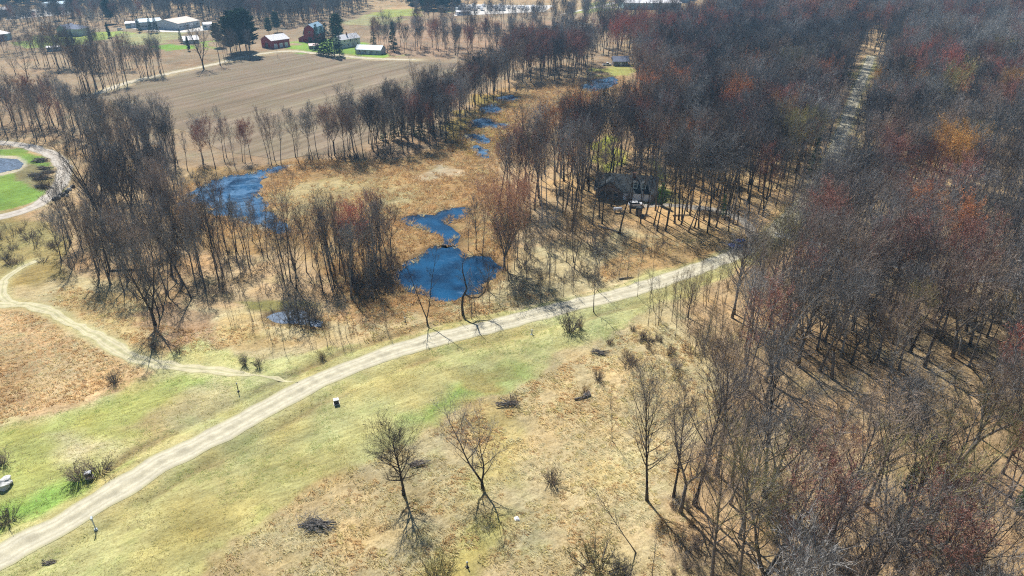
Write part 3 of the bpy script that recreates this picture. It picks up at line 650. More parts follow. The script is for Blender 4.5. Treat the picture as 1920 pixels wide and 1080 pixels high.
WOODS = [
 W('right', [(1330, 1120), (1290, 1060), (1270, 960), (1330, 880), (1370, 800), (1365, 740), (1385, 690), (1365, 640), (1350, 595), (1440, 545), (1490, 508), (1530, 465), (1560, 410), (1590, 330), (1606, 250), (1628, 190), (1650, 150), (2150, 150), (2700, 700), (3000, 1350), (1400, 1500)], 4.6, (0.62, 1.15), G1, 'in the dense wood right of the dirt road'),
 W('centre', [(925, 398), (955, 352), (1030, 315), (1120, 272), (1200, 240), (1195, 200), (1185, 160), (1200, 130), (1640, 115), (1605, 190), (1585, 240), (1548, 312), (1515, 370), (1470, 405), (1400, 425), (1340, 420), (1270, 436), (1200, 420), (1100, 425), (1040, 432), (980, 434)], 5.3, (0.88, 1.18), {'grey': 4, 'brown': 3, 'dark': 4, 'rose': 1.6, 'orange': .3}, 'in the wood around the dark-roofed house'),
 W('housewood', [(1060, 440), (1090, 395), (1240, 398), (1300, 402), (1350, 410), (1420, 425), (1400, 440), (1340, 436), (1270, 446), (1180, 440)], 4.6, (0.9, 1.12), {'grey': 3, 'brown': 3, 'dark': 5}, 'in front of the dark-roofed house'),
 W('bend', [(1488, 480), (1510, 446), (1560, 420), (1600, 395), (1600, 480), (1500, 505)], 4.0, (0.9, 1.15), {'grey': 5, 'brown': 2, 'dark': 2}, 'by the bend where the dirt road enters the woods'),
 W('far', [(1118, 108), (1112, 88), (1130, 84), (1200, 78), (1290, 72), (1340, 48), (1370, -10), (2500, -10), (2500, 156), (1650, 152), (1636, 112), (1200, 132), (1180, 122)], 8.2, (0.85, 1.3), {'grey': 4, 'brown': 4, 'dark': 2, 'rose': 2.2, 'orange': .3}, 'in the far wood beyond the clearing'),
 W('band', [(556, 300), (640, 284), (700, 262), (780, 230), (860, 198), (930, 160), (975, 170), (930, 195), (885, 235), (845, 268), (800, 285), (720, 298), (640, 302), (600, 308)], 4.8, (0.68, 0.98), {'grey': 5, 'brown': 3, 'dark': 3, 'rose': 1}, 'in the belt between the ploughed field and the marsh'),
 W('row', [(322, 300), (600, 288), (612, 302), (480, 316), (330, 326)], 6.0, (0.6, 0.95), {'grey': 4, 'brown': 3, 'rose': 2}, 'in the thin row at the near edge of the ploughed field'),
 W('clump', [(950, 160), (1060, 150), (1115, 134), (1110, 110), (990, 120), (940, 142)], 5.2, (0.8, 1.05), {'grey': 4, 'brown': 2, 'dark': 3, 'rose': 3}, 'in the clump beyond the ploughed field by the stream'),
 W('left', [(-260, 218), (130, 222), (200, 250), (300, 272), (340, 300), (345, 335), (330, 400), (250, 420), (195, 430), (185, 380), (190, 330), (165, 296), (90, 266), (-260, 252)], 5.0, (0.55, 0.98), {'grey': 5, 'brown': 2, 'dark': 2}, 'in the wood between the curved track and the marsh'),
 W('low', [(100, 440), (200, 425), (330, 405), (390, 440), (470, 452), (560, 480), (640, 488), (715, 490), (728, 530), (700, 560), (620, 560), (540, 560), (480, 545), (400, 545), (340, 580), (310, 600), (275, 595), (240, 555), (200, 530), (110, 510)], 4.4, (0.5, 1.0), {'grey': 4, 'brown': 3, 'dark': 3}, 'in the thicket between the marsh and the grass path'),
 W('pond', [(935, 440), (1000, 438), (1085, 440), (1110, 470), (1120, 505), (1100, 540), (1000, 552), (945, 552), (940, 500)], 6.0, (0.4, 0.75), {'grey': 4, 'brown': 3, 'tan': 2}, 'in the scrub between the pond and the dirt road'),
 W('marshtrees', [(630, 450), (735, 460), (742, 552), (700, 566), (620, 562)], 4.6, (0.5, 0.85), {'grey': 4, 'brown': 2, 'dark': 3, 'rose': 1}, 'standing at the marsh edge left of the pond'),
 W('hedgea', [(150, 182), (240, 162), (248, 154), (150, 168)], 3.6, (0.8, 1.25), {'grey': 3, 'dark': 2, 'brown': 2}, 'in the hedgerow at the far left edge of the ploughed field'),
 W('hedgeb', [(262, 149), (312, 142), (312, 134), (262, 140)], 3.5, (0.7, 1.0), {'grey': 3, 'brown': 2}, 'in the small clump at the far edge of the ploughed field'),
 W('hedgec', [(60, 128), (260, 136), (262, 126), (60, 117)], 5.5, (0.7, 1.1), {'grey': 3, 'brown': 2}, 'in the hedgerow behind the left fields'),
 W('hedged', [(420, 118), (482, 108), (482, 102), (420, 110)], 4.5, (0.6, 0.85), {'grey': 3, 'brown': 2}, 'in the row left of the red shed'),
 W('fieldrow', [(700, 99), (960, 112), (1060, 106), (1105, 96), (1105, 78), (1000, 84), (800, 84), (690, 86)], 8.5, (0.62, 0.9), {'grey': 4, 'dark': 2, 'rose': 1}, 'in the belt behind the ploughed field'),
 W('fieldrowb', [(760, 56), (1100, 66), (1110, 52), (770, 44)], 12, (0.7, 1.0), {'grey': 4, 'dark': 2}, 'in the thin row across the far fields'),
 W('fieldrowc', [(1010, 46), (1130, 52), (1180, 40), (1180, 26), (1100, 30)], 12, (0.7, 1.0), {'grey': 4, 'dark': 2}, 'among the far fields'),
 W('topwood', [(300, 42), (330, 34), (400, 40), (420, 50), (520, 52), (600, 45), (650, 34), (690, 16), (690, 4), (500, 6), (300, 14)], 6.5, (0.7, 1.0), {'grey': 5, 'dark': 3, 'rose': 1}, 'in the far wood behind the barns'),
 W('topleft', [(-200, 66), (20, 62), (60, 60), (110, 52), (160, 58), (230, 48), (330, 40), (300, 18), (200, 22), (130, 34), (60, 36), (-200, 48)], 8, (0.5, 0.8), {'grey': 5, 'dark': 2, 'rose': 1}, 'in the far wood before the industrial yards'),
 W('toptop', [(225, 14), (430, 6), (430, -2), (530, -4), (700, 2), (820, 0), (1100, -6), (1100, -12), (300, -12), (215, -8)], 11, (0.8, 1.1), {'grey': 4, 'dark': 3, 'deep': 3}, 'at the far top edge'),
 W('leftbrush', [(-100, 110), (60, 104), (120, 96), (130, 90), (60, 92), (-100, 98)], 7, (0.4, 0.6), {'grey': 3, 'rose': 2}, 'beside the far lane'),
]
rs = np.random.RandomState(42)
def samples(pl, sp):
    x0, y0 = pl.min(0); x1, y1 = pl.max(0); y1 = min(y1, 1100)
    gx, gy = np.meshgrid(np.arange(x0, x1, sp), np.arange(y0, y1, sp)); gx = gx + (np.arange(gx.shape[0]) % 2)[:, None] * sp / 2
    gx = (gx + rs.uniform(-.42, .42, gx.shape) * sp).ravel(); gy = (gy + rs.uniform(-.42, .42, gy.shape) * sp).ravel()
    m = inside(gx, gy, pl); return gx[m], gy[m]
def clear(x, y, road=4.2, extra=0.0):
    k = dline(x, y, ROAD) > np.where(np.asarray(y) > 265, road + 2.8, np.where(np.asarray(y) > 186, road - 1.6, road))
    k &= dline(x, y, YARD) > 2.2; k &= dline(x, y, DRIVE) > 2.0; k &= dline(x, y, LOOP) > 4
    k &= dline(x, y, PATH) > 3
    for nm, pl in PONDS.items(): k &= sdist(x, y, pl) < -0.8
    for a, b, r in HOUSES: k &= np.hypot(x - a, y - b) > r * 0.75 + extra
    return k
FEAT_XY = []
TREES = []      # (x, y, scale, rot, colour, wood index)
for wi, wd in enumerate(WOODS):
    x, y = samples(wd['pl'], wd['sp']); k = clear(x, y)
    u, v_ = P(x, y, 12.0); k &= (u > -220)
    if wd['key'] == 'right': k &= ((y < 150) | (rs.rand(len(x)) < .56)) & ((y > 105) | (rs.rand(len(x)) < .72))
    k &= (u < 2140) & (u < 2140) & (v_ < 1400)
    x, y = x[k], y[k]
    cols = list(wd['mix']); pr = np.array([wd['mix'][c] for c in cols], float); pr /= pr.sum()
    bu, bv = P(x, y, 0); hk = ~((bu > 1098) & (bu < 1245) & (bv > 362) & (bv < 448)) | (rs.rand(len(x)) < .3); x, y = x[hk], y[hk]
    gap = vn(x, y, 13, 40 + wi) if wd['key'] in ('right', 'low', 'pond') else np.ones(len(x))
    for i in range(len(x)):
        if gap[i] < 0.27: continue
        sc = rs.uniform(*wd['sc'])
        hue = vn(np.array([x[i]]), np.array([y[i]]), 30, 50)[0]
        c = cols[rs.choice(len(cols), p=pr)]
        uu, vv = P(x[i], y[i], 15 * sc)
        for (cx, cy, rx, ry, cc, pb) in SPOTS:
            if ((uu - cx) / rx) ** 2 + ((vv - cy) / ry) ** 2 < 1 and rs.rand() < pb: c = cc
        TREES.append((x[i], y[i], sc, rs.uniform(0, 6.28), c, wi))
BUDS = ('red', 'rose', 'orange', 'gold', 'bright')
dist = np.array([math.sqrt(t[0] ** 2 + t[1] ** 2 + 65 ** 2) / t[2] for t in TREES])
def vis(t):
    u, v0 = P(t[0], t[1], 0.0); u, v1 = P(t[0], t[1], 19.0 * t[2]); return (-5 < u < 1925) and v0 > 0 and v1 < 1075
order = [i for i in np.argsort(dist) if vis(TREES[i])]
ind_bare = [i for i in order if TREES[i][4] not in BUDS][:300]; ind_bud = [i for i in order if TREES[i][4] in BUDS][:260]
print('TREES', len(TREES), 'bare', len(ind_bare), 'bud', len(ind_bud))
LOOK = {'grey': 'grey', 'brown': 'brownish', 'dark': 'dark', 'pale': 'pale', 'olive': 'greenish', 'tan': 'tan', 'rose': 'dull-red budding', 'red': 'red budding', 'orange': 'orange budding', 'gold': 'golden budding', 'deep': 'dark'}
chosen = set(ind_bare) | set(ind_bud)
WOODNAME = {}
rt = random.Random(9)
for i in sorted(chosen):
    x, y, sc, rz, c, wi = TREES[i]; wd = WOODS[wi]; bud = c in BUDS
    slim = wd['key'] in ('left', 'low', 'row', 'pond', 'marshtrees') or wd['key'].startswith('hedge')
    f = rt.choice(BUD if bud else (SLN if slim and rt.random() < .6 else (HIGH if wd['key'] in ('centre', 'housewood') else NEAR))); size = '' if bud else 'tall' if sc > 0.95 else ('small' if sc < 0.6 else 'medium')
    if wd['key'] == 'right':
        dd = y; where = 'at the near end of the wood right of the dirt road' if dd < 95 else ('midway in the wood right of the dirt road' if dd < 140 else 'deep in the wood right of the dirt road')
    else: where = wd['label']
    lb = ('%s %s tree %s' % (size, LOOK[c] if bud else 'bare ' + LOOK[c], where)).strip()
    plant('budding_tree' if bud else 'bare_tree', f, x, y, sc, rz, c, lb, 'tree', lb.replace(' tree ', ' trees '), bark='dark' if c == 'dark' else ('pale' if c == 'pale' or rt.random() < .12 else 'grey'), tilt=(rt.gauss(0, .07), rt.gauss(0, .07)))
for nm, test, lb in (('bare_woodland', lambda c: c not in BUDS, 'mass of bare grey and brown trees filling the woods farther off'), ('budding_woodland', lambda c: c in BUDS, 'red and orange budding tree crowns scattered through the farther woods')):
    rest = [t for i, t in enumerate(TREES) if i not in chosen and test(t[4])]
    cs = sorted(set(t[4] for t in rest)); FF = FAR + SLN; protos = [f.joined(c, 'dark' if c == 'dark' else ('pale' if c == 'pale' else 'grey')) for c in cs for f in FF]
    xs = np.array([t[0] for t in rest]); ysn = np.array([t[1] for t in rest]); zs = hz(xs, ysn) - 0.03
    rows = [(t[0], t[1], zs[k], t[3], t[2], cs.index(t[4]) * len(FF) + (len(FAR) + rt.randrange(3) if (WOODS[t[5]]['key'] in ('left', 'low', 'row', 'pond', 'marshtrees') or WOODS[t[5]]['key'][:5] == 'hedge') and rt.random() < .6 else rt.randrange(len(FAR)))) for k, t in enumerate(rest)]
    scatter(nm, protos, rows, lb, 'woods'); print(nm, len(rows))

# ---------------------------------------------------------------- brush under and beside the woods (uncountable)
rows = []
BC = ['brown', 'dark', 'grey', 'tan', 'olive']
BRZ = [([(1300, 1120), (1260, 1000), (1290, 900), (1350, 820), (1350, 740), (1340, 690), (1300, 650), (1330, 570), (1480, 470), (1700, 470), (2200, 600), (2600, 1300)], 3.4, (.35, .95), [4, 1, 5, 1, 1], .6),
       ([(1190, 600), (1230, 590), (1300, 545), (1360, 530), (1430, 545), (1400, 620), (1370, 700), (1310, 680), (1250, 630), (1200, 625)], 2.2, (.6, 1.1), [5, 2, 0, 3, 2], .85),
       ([(60, 430), (200, 410), (330, 400), (480, 450), (740, 470), (745, 560), (640, 575), (560, 565), (460, 560), (350, 590), (330, 625), (260, 600), (220, 545), (120, 520)], 3.4, (.5, 1.15), [4, 4, 3, 0, 0], .75),
       ([(660, 490), (740, 505), (740, 565), (680, 570), (650, 540)], 2.2, (.8, 1.3), [3, 5, 1, 0, 0], .9),
       ([(940, 440), (1130, 425), (1260, 450), (1200, 500), (1130, 535), (960, 555), (930, 520)], 2.6, (.45, 1.0), [4, 3, 3, 1, 0], .75),
       ([(560, 296), (700, 290), (830, 280), (890, 225), (950, 175), (930, 200), (880, 260), (840, 282), (700, 304), (560, 310)], 2.6, (.6, 1.2), [3, 5, 2, 0, 0], .8),
       ([(130, 290), (340, 300), (345, 400), (200, 430), (140, 400)], 4.5, (.5, 1.1), [3, 3, 4, 0, 0], .7),
       ([(-80, 440), (60, 420), (120, 470), (60, 500), (-80, 520)], 4, (.5, 1.0), [3, 4, 0, 2, 0], .6),
       ([(950, 165), (1060, 152), (1120, 140), (1160, 145), (1080, 160), (980, 178)], 4, (.6, 1.1), [3, 4, 2, 0, 0], .8),
       ([(1040, 440), (1200, 425), (1300, 440), (1400, 430), (1400, 300), (1100, 300)], 9, (.3, .7), [3, 3, 3, 0, 1], .5),
       ([(700, 100), (960, 113), (1100, 98), (1110, 84), (700, 90)], 9, (.8, 1.4), [2, 3, 3, 0, 0], .8)]
for pts, sp, sc, wgt, keep in BRZ:
    x, y = samples(poly(pts), sp); k = clear(x, y, 4.5) & (rs.rand(len(x)) < keep) & (vn(x, y, 9, 60) > 0.3); x, y = x[k], y[k]
    wgt = np.array(wgt, float) / sum(wgt); z = hz(x, y) - 0.03
    for i in range(len(x)): rows.append((x[i], y[i], z[i], rs.uniform(0, 6.28), rs.uniform(*sc), rs.choice(len(BC), p=wgt) * len(BRUSH) + rs.randint(len(BRUSH))))
scatter('undergrowth', [f.joined(c) for c in BC for f in BRUSH], rows, 'tangled leafless undergrowth of twigs beneath and beside the woods', 'brush'); print('brush', len(rows))

# ---------------------------------------------------------------- dry grass, reeds, leaf litter
def tuft(seed, n, h, spread, wid, lean):
    rg = random.Random(seed); T = Tris(); wx = Vector((0.8, -0.5, 0)) * lean
    for i in range(n):
        a = rg.uniform(0, 6.28); r = rg.random() ** .5 * spread; b = Vector((math.cos(a) * r, math.sin(a) * r, -0.03))
        d = Vector((math.cos(a) * 0.55, math.sin(a) * 0.55, 1)) + wx + Vector((rg.uniform(-.3, .3), rg.uniform(-.3, .3), 0)); hh = h * rg.uniform(.55, 1.1)
        m_ = b + d.normalized() * hh * 0.6; e = m_ + Vector((d.x * 1.6, d.y * 1.6, 0.35)).normalized() * hh * 0.55
        p = rperp(rg, d.normalized()) * wid / 2; T.v += [b - p, b + p, m_ + p * .8, b - p, m_ + p * .8, m_ - p * .8, m_ - p * .8, m_ + p * .8, e]
    return T
def strawmat(n, c):
    m = twigmat(n, c, 0.18); t = m.node_tree; b = t.nodes['Principled BSDF']; src = b.inputs['Base Color'].links[0].from_socket
    tl = t.nodes.new('ShaderNodeBsdfTranslucent'); mx = t.nodes.new('ShaderNodeMixShader'); mx.inputs[0].default_value = 0.45
    t.links.new(src, tl.inputs[0]); t.links.new(b.outputs[0], mx.inputs[1]); t.links.new(tl.outputs[0], mx.inputs[2]); t.links.new(mx.outputs[0], t.nodes['Material Output'].inputs[0]); return m
GM = {k: strawmat('straw_' + k, c) for k, c in (('tan', (0.78, 0.64, 0.36)), ('pale', (0.85, 0.75, 0.50)), ('orange', (0.72, 0.51, 0.26)), ('brown', (0.54, 0.37, 0.20)), ('reed', (0.60, 0.40, 0.19)), ('olive', (0.62, 0.56, 0.25)))}
TUF = [tri_mesh('tuft', tuft(200 + i, 34, .42, .42, .06, l), GM[c]) for i, (c, l) in enumerate([('tan', .5), ('tan', .9), ('pale', .7), ('orange', .5), ('brown', .4), ('olive', .6)])]
REED = [tri_mesh('reed', tuft(220 + i, 30, 1.15, .65, .08, .2), GM[c]) for i, c in enumerate(['reed', 'orange', 'tan', 'brown'])]
rows = []
for pts, sp, wts, sc, thr in [
  ([(370, 1090), (480, 985), (560, 932), (640, 885), (720, 845), (820, 798), (930, 748), (1000, 710), (1090, 668), (1200, 606), (1240, 600), (1300, 650), (1350, 740), (1330, 880), (1280, 960), (1300, 1120), (800, 1180), (370, 1180)], 0.85, [6, 4, 3, 1.2, .8, 2], (.55, 1.25), .30),
  ([(-40, 585), (20, 584), (70, 588), (110, 602), (200, 654), (270, 692), (205, 722), (140, 760), (60, 773), (0, 794), (-40, 800)], 0.9, [4, 3, 2, 4, 1, 0], (.6, 1.2), .12),
  ([(70, 555), (120, 535), (260, 562), (330, 622), (480, 600), (560, 640), (440, 648), (330, 670), (290, 672), (200, 628), (130, 588)], 1.0, [4, 3, 2, 4, 1, 1], (.6, 1.2), .25),
  ([(480, 600), (740, 580), (960, 560), (940, 580), (800, 612), (700, 640), (600, 640)], 1.1, [4, 3, 1, 3, 1, 3], (.6, 1.3), .3),
  ([(1100, 540), (1200, 500), (1310, 450), (1250, 440), (1170, 455)], 1.2, [4, 3, 1, 4, 1, 1], (.6, 1.2), .25),
  ([(640, 560), (930, 560), (1040, 548), (940, 582), (820, 598), (700, 600)], 1.0, [2, 2, 1, 5, 2, 0], (.9, 1.6), .25)]:
    x, y = samples(poly(pts), sp); k = (vn(x, y, 3.2, 70) > thr) & (dline(x, y, ROAD) > 4.5) & (dline(x, y, PATH) > 2.3)
    for nm, pl in PONDS.items(): k &= sdist(x, y, pl) < -0.6
    x, y = x[k], y[k]; z = hz(x, y); wts = np.array(wts) / sum(wts); cn = vn(x, y, 6, 71)
    for i in range(len(x)):
        kk = rs.choice(6, p=wts)
        if cn[i] > .68 and rs.rand() < .5: kk = 3
        if cn[i] < .3 and rs.rand() < .5: kk = 2
        rows.append((x[i], y[i], z[i], rs.normal(0, .5), rs.uniform(*sc) * (0.7 + 0.6 * cn[i]), kk))
scatter('dry_grass', TUF, rows, 'matted straw-coloured grass tussocks covering the rough meadows', 'dry grass'); print('tufts', len(rows))
rows = []
GT = [tri_mesh('short_tuft', tuft(240 + i, 26, .16, .34, .04, .2), strawmat('turf_' + str(i), c)) for i, c in enumerate([(0.34, 0.46, 0.14), (0.55, 0.54, 0.24), (0.70, 0.62, 0.36), (0.24, 0.40, 0.10)])]
x, y = samples(poly([(-60, 900), (0, 800), (140, 765), (275, 692), (380, 640), (420, 655), (520, 665), (700, 640), (800, 612), (940, 580), (1060, 560), (1230, 515), (1300, 480), (1400, 460), (1320, 540), (1200, 600), (1090, 662), (1000, 705), (930, 742), (820, 792), (720, 842), (640, 880), (560, 930), (480, 985), (370, 1085), (300, 1120), (-60, 1120)]), 0.72)
k = (dline(x, y, ROAD) > 3.0) & (dline(x, y, PATH) > 1.6) & (vn(x, y, 2.6, 81) > .35); x, y = x[k], y[k]; z = hz(x, y); cn = vn(x, y, 9, 82); wet = vn(x, y, 4, 83)
for i in range(len(x)): rows.append((x[i], y[i], z[i], rs.uniform(0, 6.28), rs.uniform(.6, 1.3), (3 if wet[i] < .28 else 0) if cn[i] < .42 and rs.rand() < .7 else (2 if rs.rand() < .4 else 1)))
scatter('grass', GT, rows, 'short patchy green and straw-yellow grass of the verges beside the dirt road', 'grass'); print('grass', len(rows))
rows = []
for pts, sp in [([(300, 400), (345, 350), (400, 335), (560, 302), (700, 304), (800, 298), (860, 262), (880, 225), (930, 185), (990, 178), (1060, 152), (1150, 140), (1120, 180), (1030, 210), (960, 262), (935, 330), (975, 420), (960, 480), (940, 540), (900, 560), (820, 575), (720, 575), (640, 545), (560, 450), (400, 450)], 1.75)]:
    x, y = samples(poly(pts), sp); k = vn(x, y, 5, 75) > .22; edge = vn(x, y, 4, 77) * 4.5 - 1.6
    for nm, pl in PONDS.items(): k &= (sdist(x, y, pl) < edge) | (nm == 'j')
    for q in ([(500, 380), (560, 345), (640, 340), (700, 350), (620, 390)], [(770, 320), (850, 312), (870, 325), (800, 338)]): k &= ~inside(x, y, poly(q)) | (rs.rand(len(x)) < .35)
    x, y = x[k], y[k]; z = np.maximum(hz(x, y), -0.1); cn = vn(x, y, 12, 76)
    for i in range(len(x)): rows.append((x[i], y[i], z[i], rs.uniform(0, 6.28), rs.uniform(.7, 1.3), rs.choice(4, p=[.45, .25, .2, .1] if cn[i] < .6 else [.3, .2, .1, .4])))
scatter('marsh_reeds', REED, rows, 'rust-brown dead cattails and reeds covering the marsh', 'reeds'); print('reeds', len(rows))

# ---------------------------------------------------------------- single trees and shrubs one can point at
def hgt(px, py): return gp(px, py)
LOWF = Form('low_forked_tree', grow(301, 15, 0.14, 6.4, 24, fork=2, r0=0.26, nsec=7, nsub=6, ntw=4, tw=0.026, w=0.045, wander=0.10, ang=(0.6, 1.1)), 'dark')
DENSE = Form('dense_open_tree', grow(302, 13.5, 0.2, 4.4, 28, r0=0.28, nsec=9, nsub=7, ntw=5, tw=0.03, w=0.05, wander=0.08, ang=(0.7, 1.25)), 'dark')
SLIM = Form('slim_open_tree', grow(303, 21, 0.26, 4.6, 24, r0=0.22, nsec=9, nsub=6, ntw=4, tw=0.026, w=0.045), 'dark')
SLIM2 = Form('narrow_open_tree', grow(304, 21, 0.22, 2.9, 24, r0=0.2, nsec=9, nsub=6, ntw=4, tw=0.026, w=0.045), 'dark')
ROUND = Form('round_budding_tree', grow(305, 19, 0.26, 8.4, 40, r0=0.3, fork=3, nsec=9, nsub=7, ntw=5, tw=0.045, w=0.05, bud=1), 'grey')
BIG = Form('large_spreading_tree', grow(306, 26, 0.22, 7.4, 30, r0=0.45, fork=3, nsec=9, nsub=7, ntw=4, tw=0.035, w=0.065), 'dark')
BIG2 = Form('broad_many_stemmed_tree', grow(307, 17, 0.12, 7.5, 30, r0=0.34, fork=4, nsec=8, nsub=6, ntw=4, tw=0.024, w=0.05), 'grey')
TWIN = Form('twin_stemmed_tree', grow(308, 17, 0.12, 1.9, 14, r0=0.16, fork=2, nsec=5, nsub=4, ntw=3, tw=0.025, w=0.04), 'dark')
REDT = Form('small_budding_tree', grow(309, 10, 0.25, 4.0, 18, r0=0.15, nsec=8, nsub=6, ntw=4, tw=0.03, w=0.04, bud=2), 'pale')
for px, py, f, sc, col, tilt, lb, cat in [
  (757, 925, DENSE, .9, 'dark', (0, -.06), 'dark dense-crowned tree standing alone in the straw meadow, left of the forked one', 'tree'),
  (905, 912, LOWF, .95, 'grey', (0, -.08), 'low-forked bare tree standing alone in the middle of the straw meadow', 'tree'),
  (1213, 938, SLIM, 1.0, 'grey', None, 'tall slim bare tree on the straw meadow, nearest the wood edge on the left', 'tree'),
  (1263, 930, SLIM2, 1.0, 'brown', None, 'narrow bare tree close beside the tall slim one at the wood edge', 'tree'),
  (802, 608, TWIN, 1.15, 'dark', (0, -.1), 'twin-stemmed dark tree between the blue pond and the dirt road', 'tree'),
  (893, 468, SLIM2, .72, 'grey', None, 'grey bare tree beside the pond, left of the round orange-budding one', 'tree'),
  (946, 505, ROUND, 1.0, 'peach', None, 'round orange-budding tree at the right side of the blue pond', 'tree'),
  (196, 430, BIG, 1.0, 'dark', None, 'very large dark spreading tree beside the curved gravel track', 'tree'),
  (250, 410, BIG, .75, 'dark', None, 'big dark tree just right of the largest tree near the curved track', 'tree'),
  (292, 612, BIG, .72, 'grey', None, 'large grey spreading tree at the near tip of the thicket above the grass path', 'tree'),
  (560, 600, OPEN[0], .95, 'grey', None, 'round grey bare tree beside the small puddle near the grass path', 'tree'),
  (1432, 930, SLIM, 1.18, 'grey', None, 'tall dark-trunked tree at the left edge of the dense wood', 'tree'),
  (1428, 1098, BIG2, 1.0, 'grey', None, 'broad many-stemmed grey tree at the bottom edge of the photo', 'tree'),
  (1560, 1110, BIG2, .85, 'brown', None, 'broad brown-grey tree at the bottom edge, right of the many-stemmed one', 'tree'),
  (1745, 1020, REDT, 1.0, 'bright', None, 'small bright red budding tree near the bottom right of the wood', 'tree'),
  (52, 147, OPEN[1], 1.35, 'grey', None, 'wide round-crowned tree alone on the far left field', 'tree'),
  (30, 140, OPEN[0], 1.0, 'grey', None, 'smaller round tree left of the wide one on the far left field', 'tree'),
  (382, 129, BIG, .95, 'grey', None, 'large bare tree at the far edge of the ploughed field, left of the pines', 'tree'),
  (413, 122, NEAR[3], 1.1, 'dark', None, 'narrow dark tree at the far edge of the ploughed field below the pines', 'tree'),
  (160, 180, NEAR[3], 1.12, 'dark', None, 'tall narrow dark tree at the left corner of the ploughed field', 'tree'),
  (239, 160, NEAR[3], .8, 'dark', None, 'thick dark tree midway along the left hedgerow of the ploughed field', 'tree'),
  (521, 108, SAP[0], 1.2, 'grey', None, 'thin little tree standing in front of the red shed', 'tree'),
  (667, 101, OPEN[0], 1.0, 'dark', None, 'dark bare tree in front of the white farmhouse', 'tree'),
  (905, 478, SLN[0], .7, 'dark', None, 'dark slender tree on the right bank of the pond, left of its two neighbours', 'tree'),
  (926, 496, SLN[1], .62, 'brown', None, 'brownish slender tree at the right tip of the pond', 'tree'),
  (878, 470, SLN[2], .6, 'grey', None, 'grey slender tree at the head of the pond beside the narrow neck', 'tree'),
  (915, 545, OPEN[1], .75, 'dark', None, 'low dark spreading tree on the near right bank of the pond', 'tree'),
  (1113, 584, SAP[1], 1.75, 'pale', None, 'tall pale slender tree at the near side of the dirt road', 'tree'),
  (1121, 546, SAP[2], 1.35, 'pale', None, 'pale slender tree just across the dirt road from the taller pale one', 'tree'),
  (1148, 822, SAP[0], 1.05, 'brown', (0, -.06), 'small thin tree on the straw meadow above the tall slim tree', 'tree'),
  (1192, 1040, SAP[3], 1.5, 'brown', (-.1, -.5), 'small tree leaning far to the left near the bottom edge of the meadow', 'tree'),
  (1222, 1082, SAP[1], 1.0, 'grey', None, 'small thin tree at the bottom edge beside the leaning one', 'tree'),
  (862, 600, SAP[2], .7, 'brown', None, 'little sapling on the road verge below the pond', 'sapling'),
  (1195, 556, SAP[0], .8, 'pale', None, 'left one of two thin saplings beside the bright stretch of dirt road', 'sapling'),
  (1222, 550, SAP[3], .95, 'pale', None, 'right one of two thin saplings beside the bright stretch of dirt road', 'sapling'),
  (650, 634, SAP[1], .8, 'brown', None, 'small reddish sapling in the rough grass between puddle and dirt road', 'sapling'),
  (1290, 592, OPEN[1], .8, 'brown', None, 'broad brown tree at the brushy corner where the meadow meets the dirt road', 'tree'),
  (1260, 600, SAP[2], 1.2, 'brown', None, 'slender brown tree left of the broad one at the brushy meadow corner', 'tree')]:
    x, y = gp(px, py); plant('bare_tree' if col not in ('orange', 'peach', 'bright') else 'budding_tree', f, x, y, sc, rt.uniform(-.3, .3), col, lb, cat, tilt=tilt)
# the curved pond-side trunk
def curved_tree():
    rg = random.Random(5); T = Tris(); tr = MB()
    p = [Vector(q) for q in ((0, 0, 0), (-.1, 0, 2.2), (.1, 0, 4.2), (1.0, .1, 6.0), (.6, .2, 8.2), (.2, .2, 10.5), (.5, 0, 13))]
    tr.tube(p, [.3, .26, .23, .19, .14, .09, .03], 7)
    arm = [Vector(q) for q in ((.5, 0, 5.0), (1.8, .1, 3.9), (3.3, .2, 3.8), (4.6, .2, 5.0), (5.2, .3, 6.8), (5.4, .2, 8.6))]
    tr.tube(arm, [.17, .16, .14, .11, .07, .02], 6)
    for src in (p[3:], arm[2:]):
        for k in range(16):
            q, d = along(src, rg.random()); fine(rg, T, q, turn(rg, d, rg.uniform(.5, 1.1), .1), rg.uniform(1.6, 3.2), 6, 4, .05, .025, .1)
    return tr, T
x, y = gp(868, 590); plant('bare_tree', Form('curved_tree', curved_tree(), 'dark'), x, y, 1.05, 0.1, 'dark', 'dark crooked tree with a looping low limb on the near bank of the pond', 'tree')

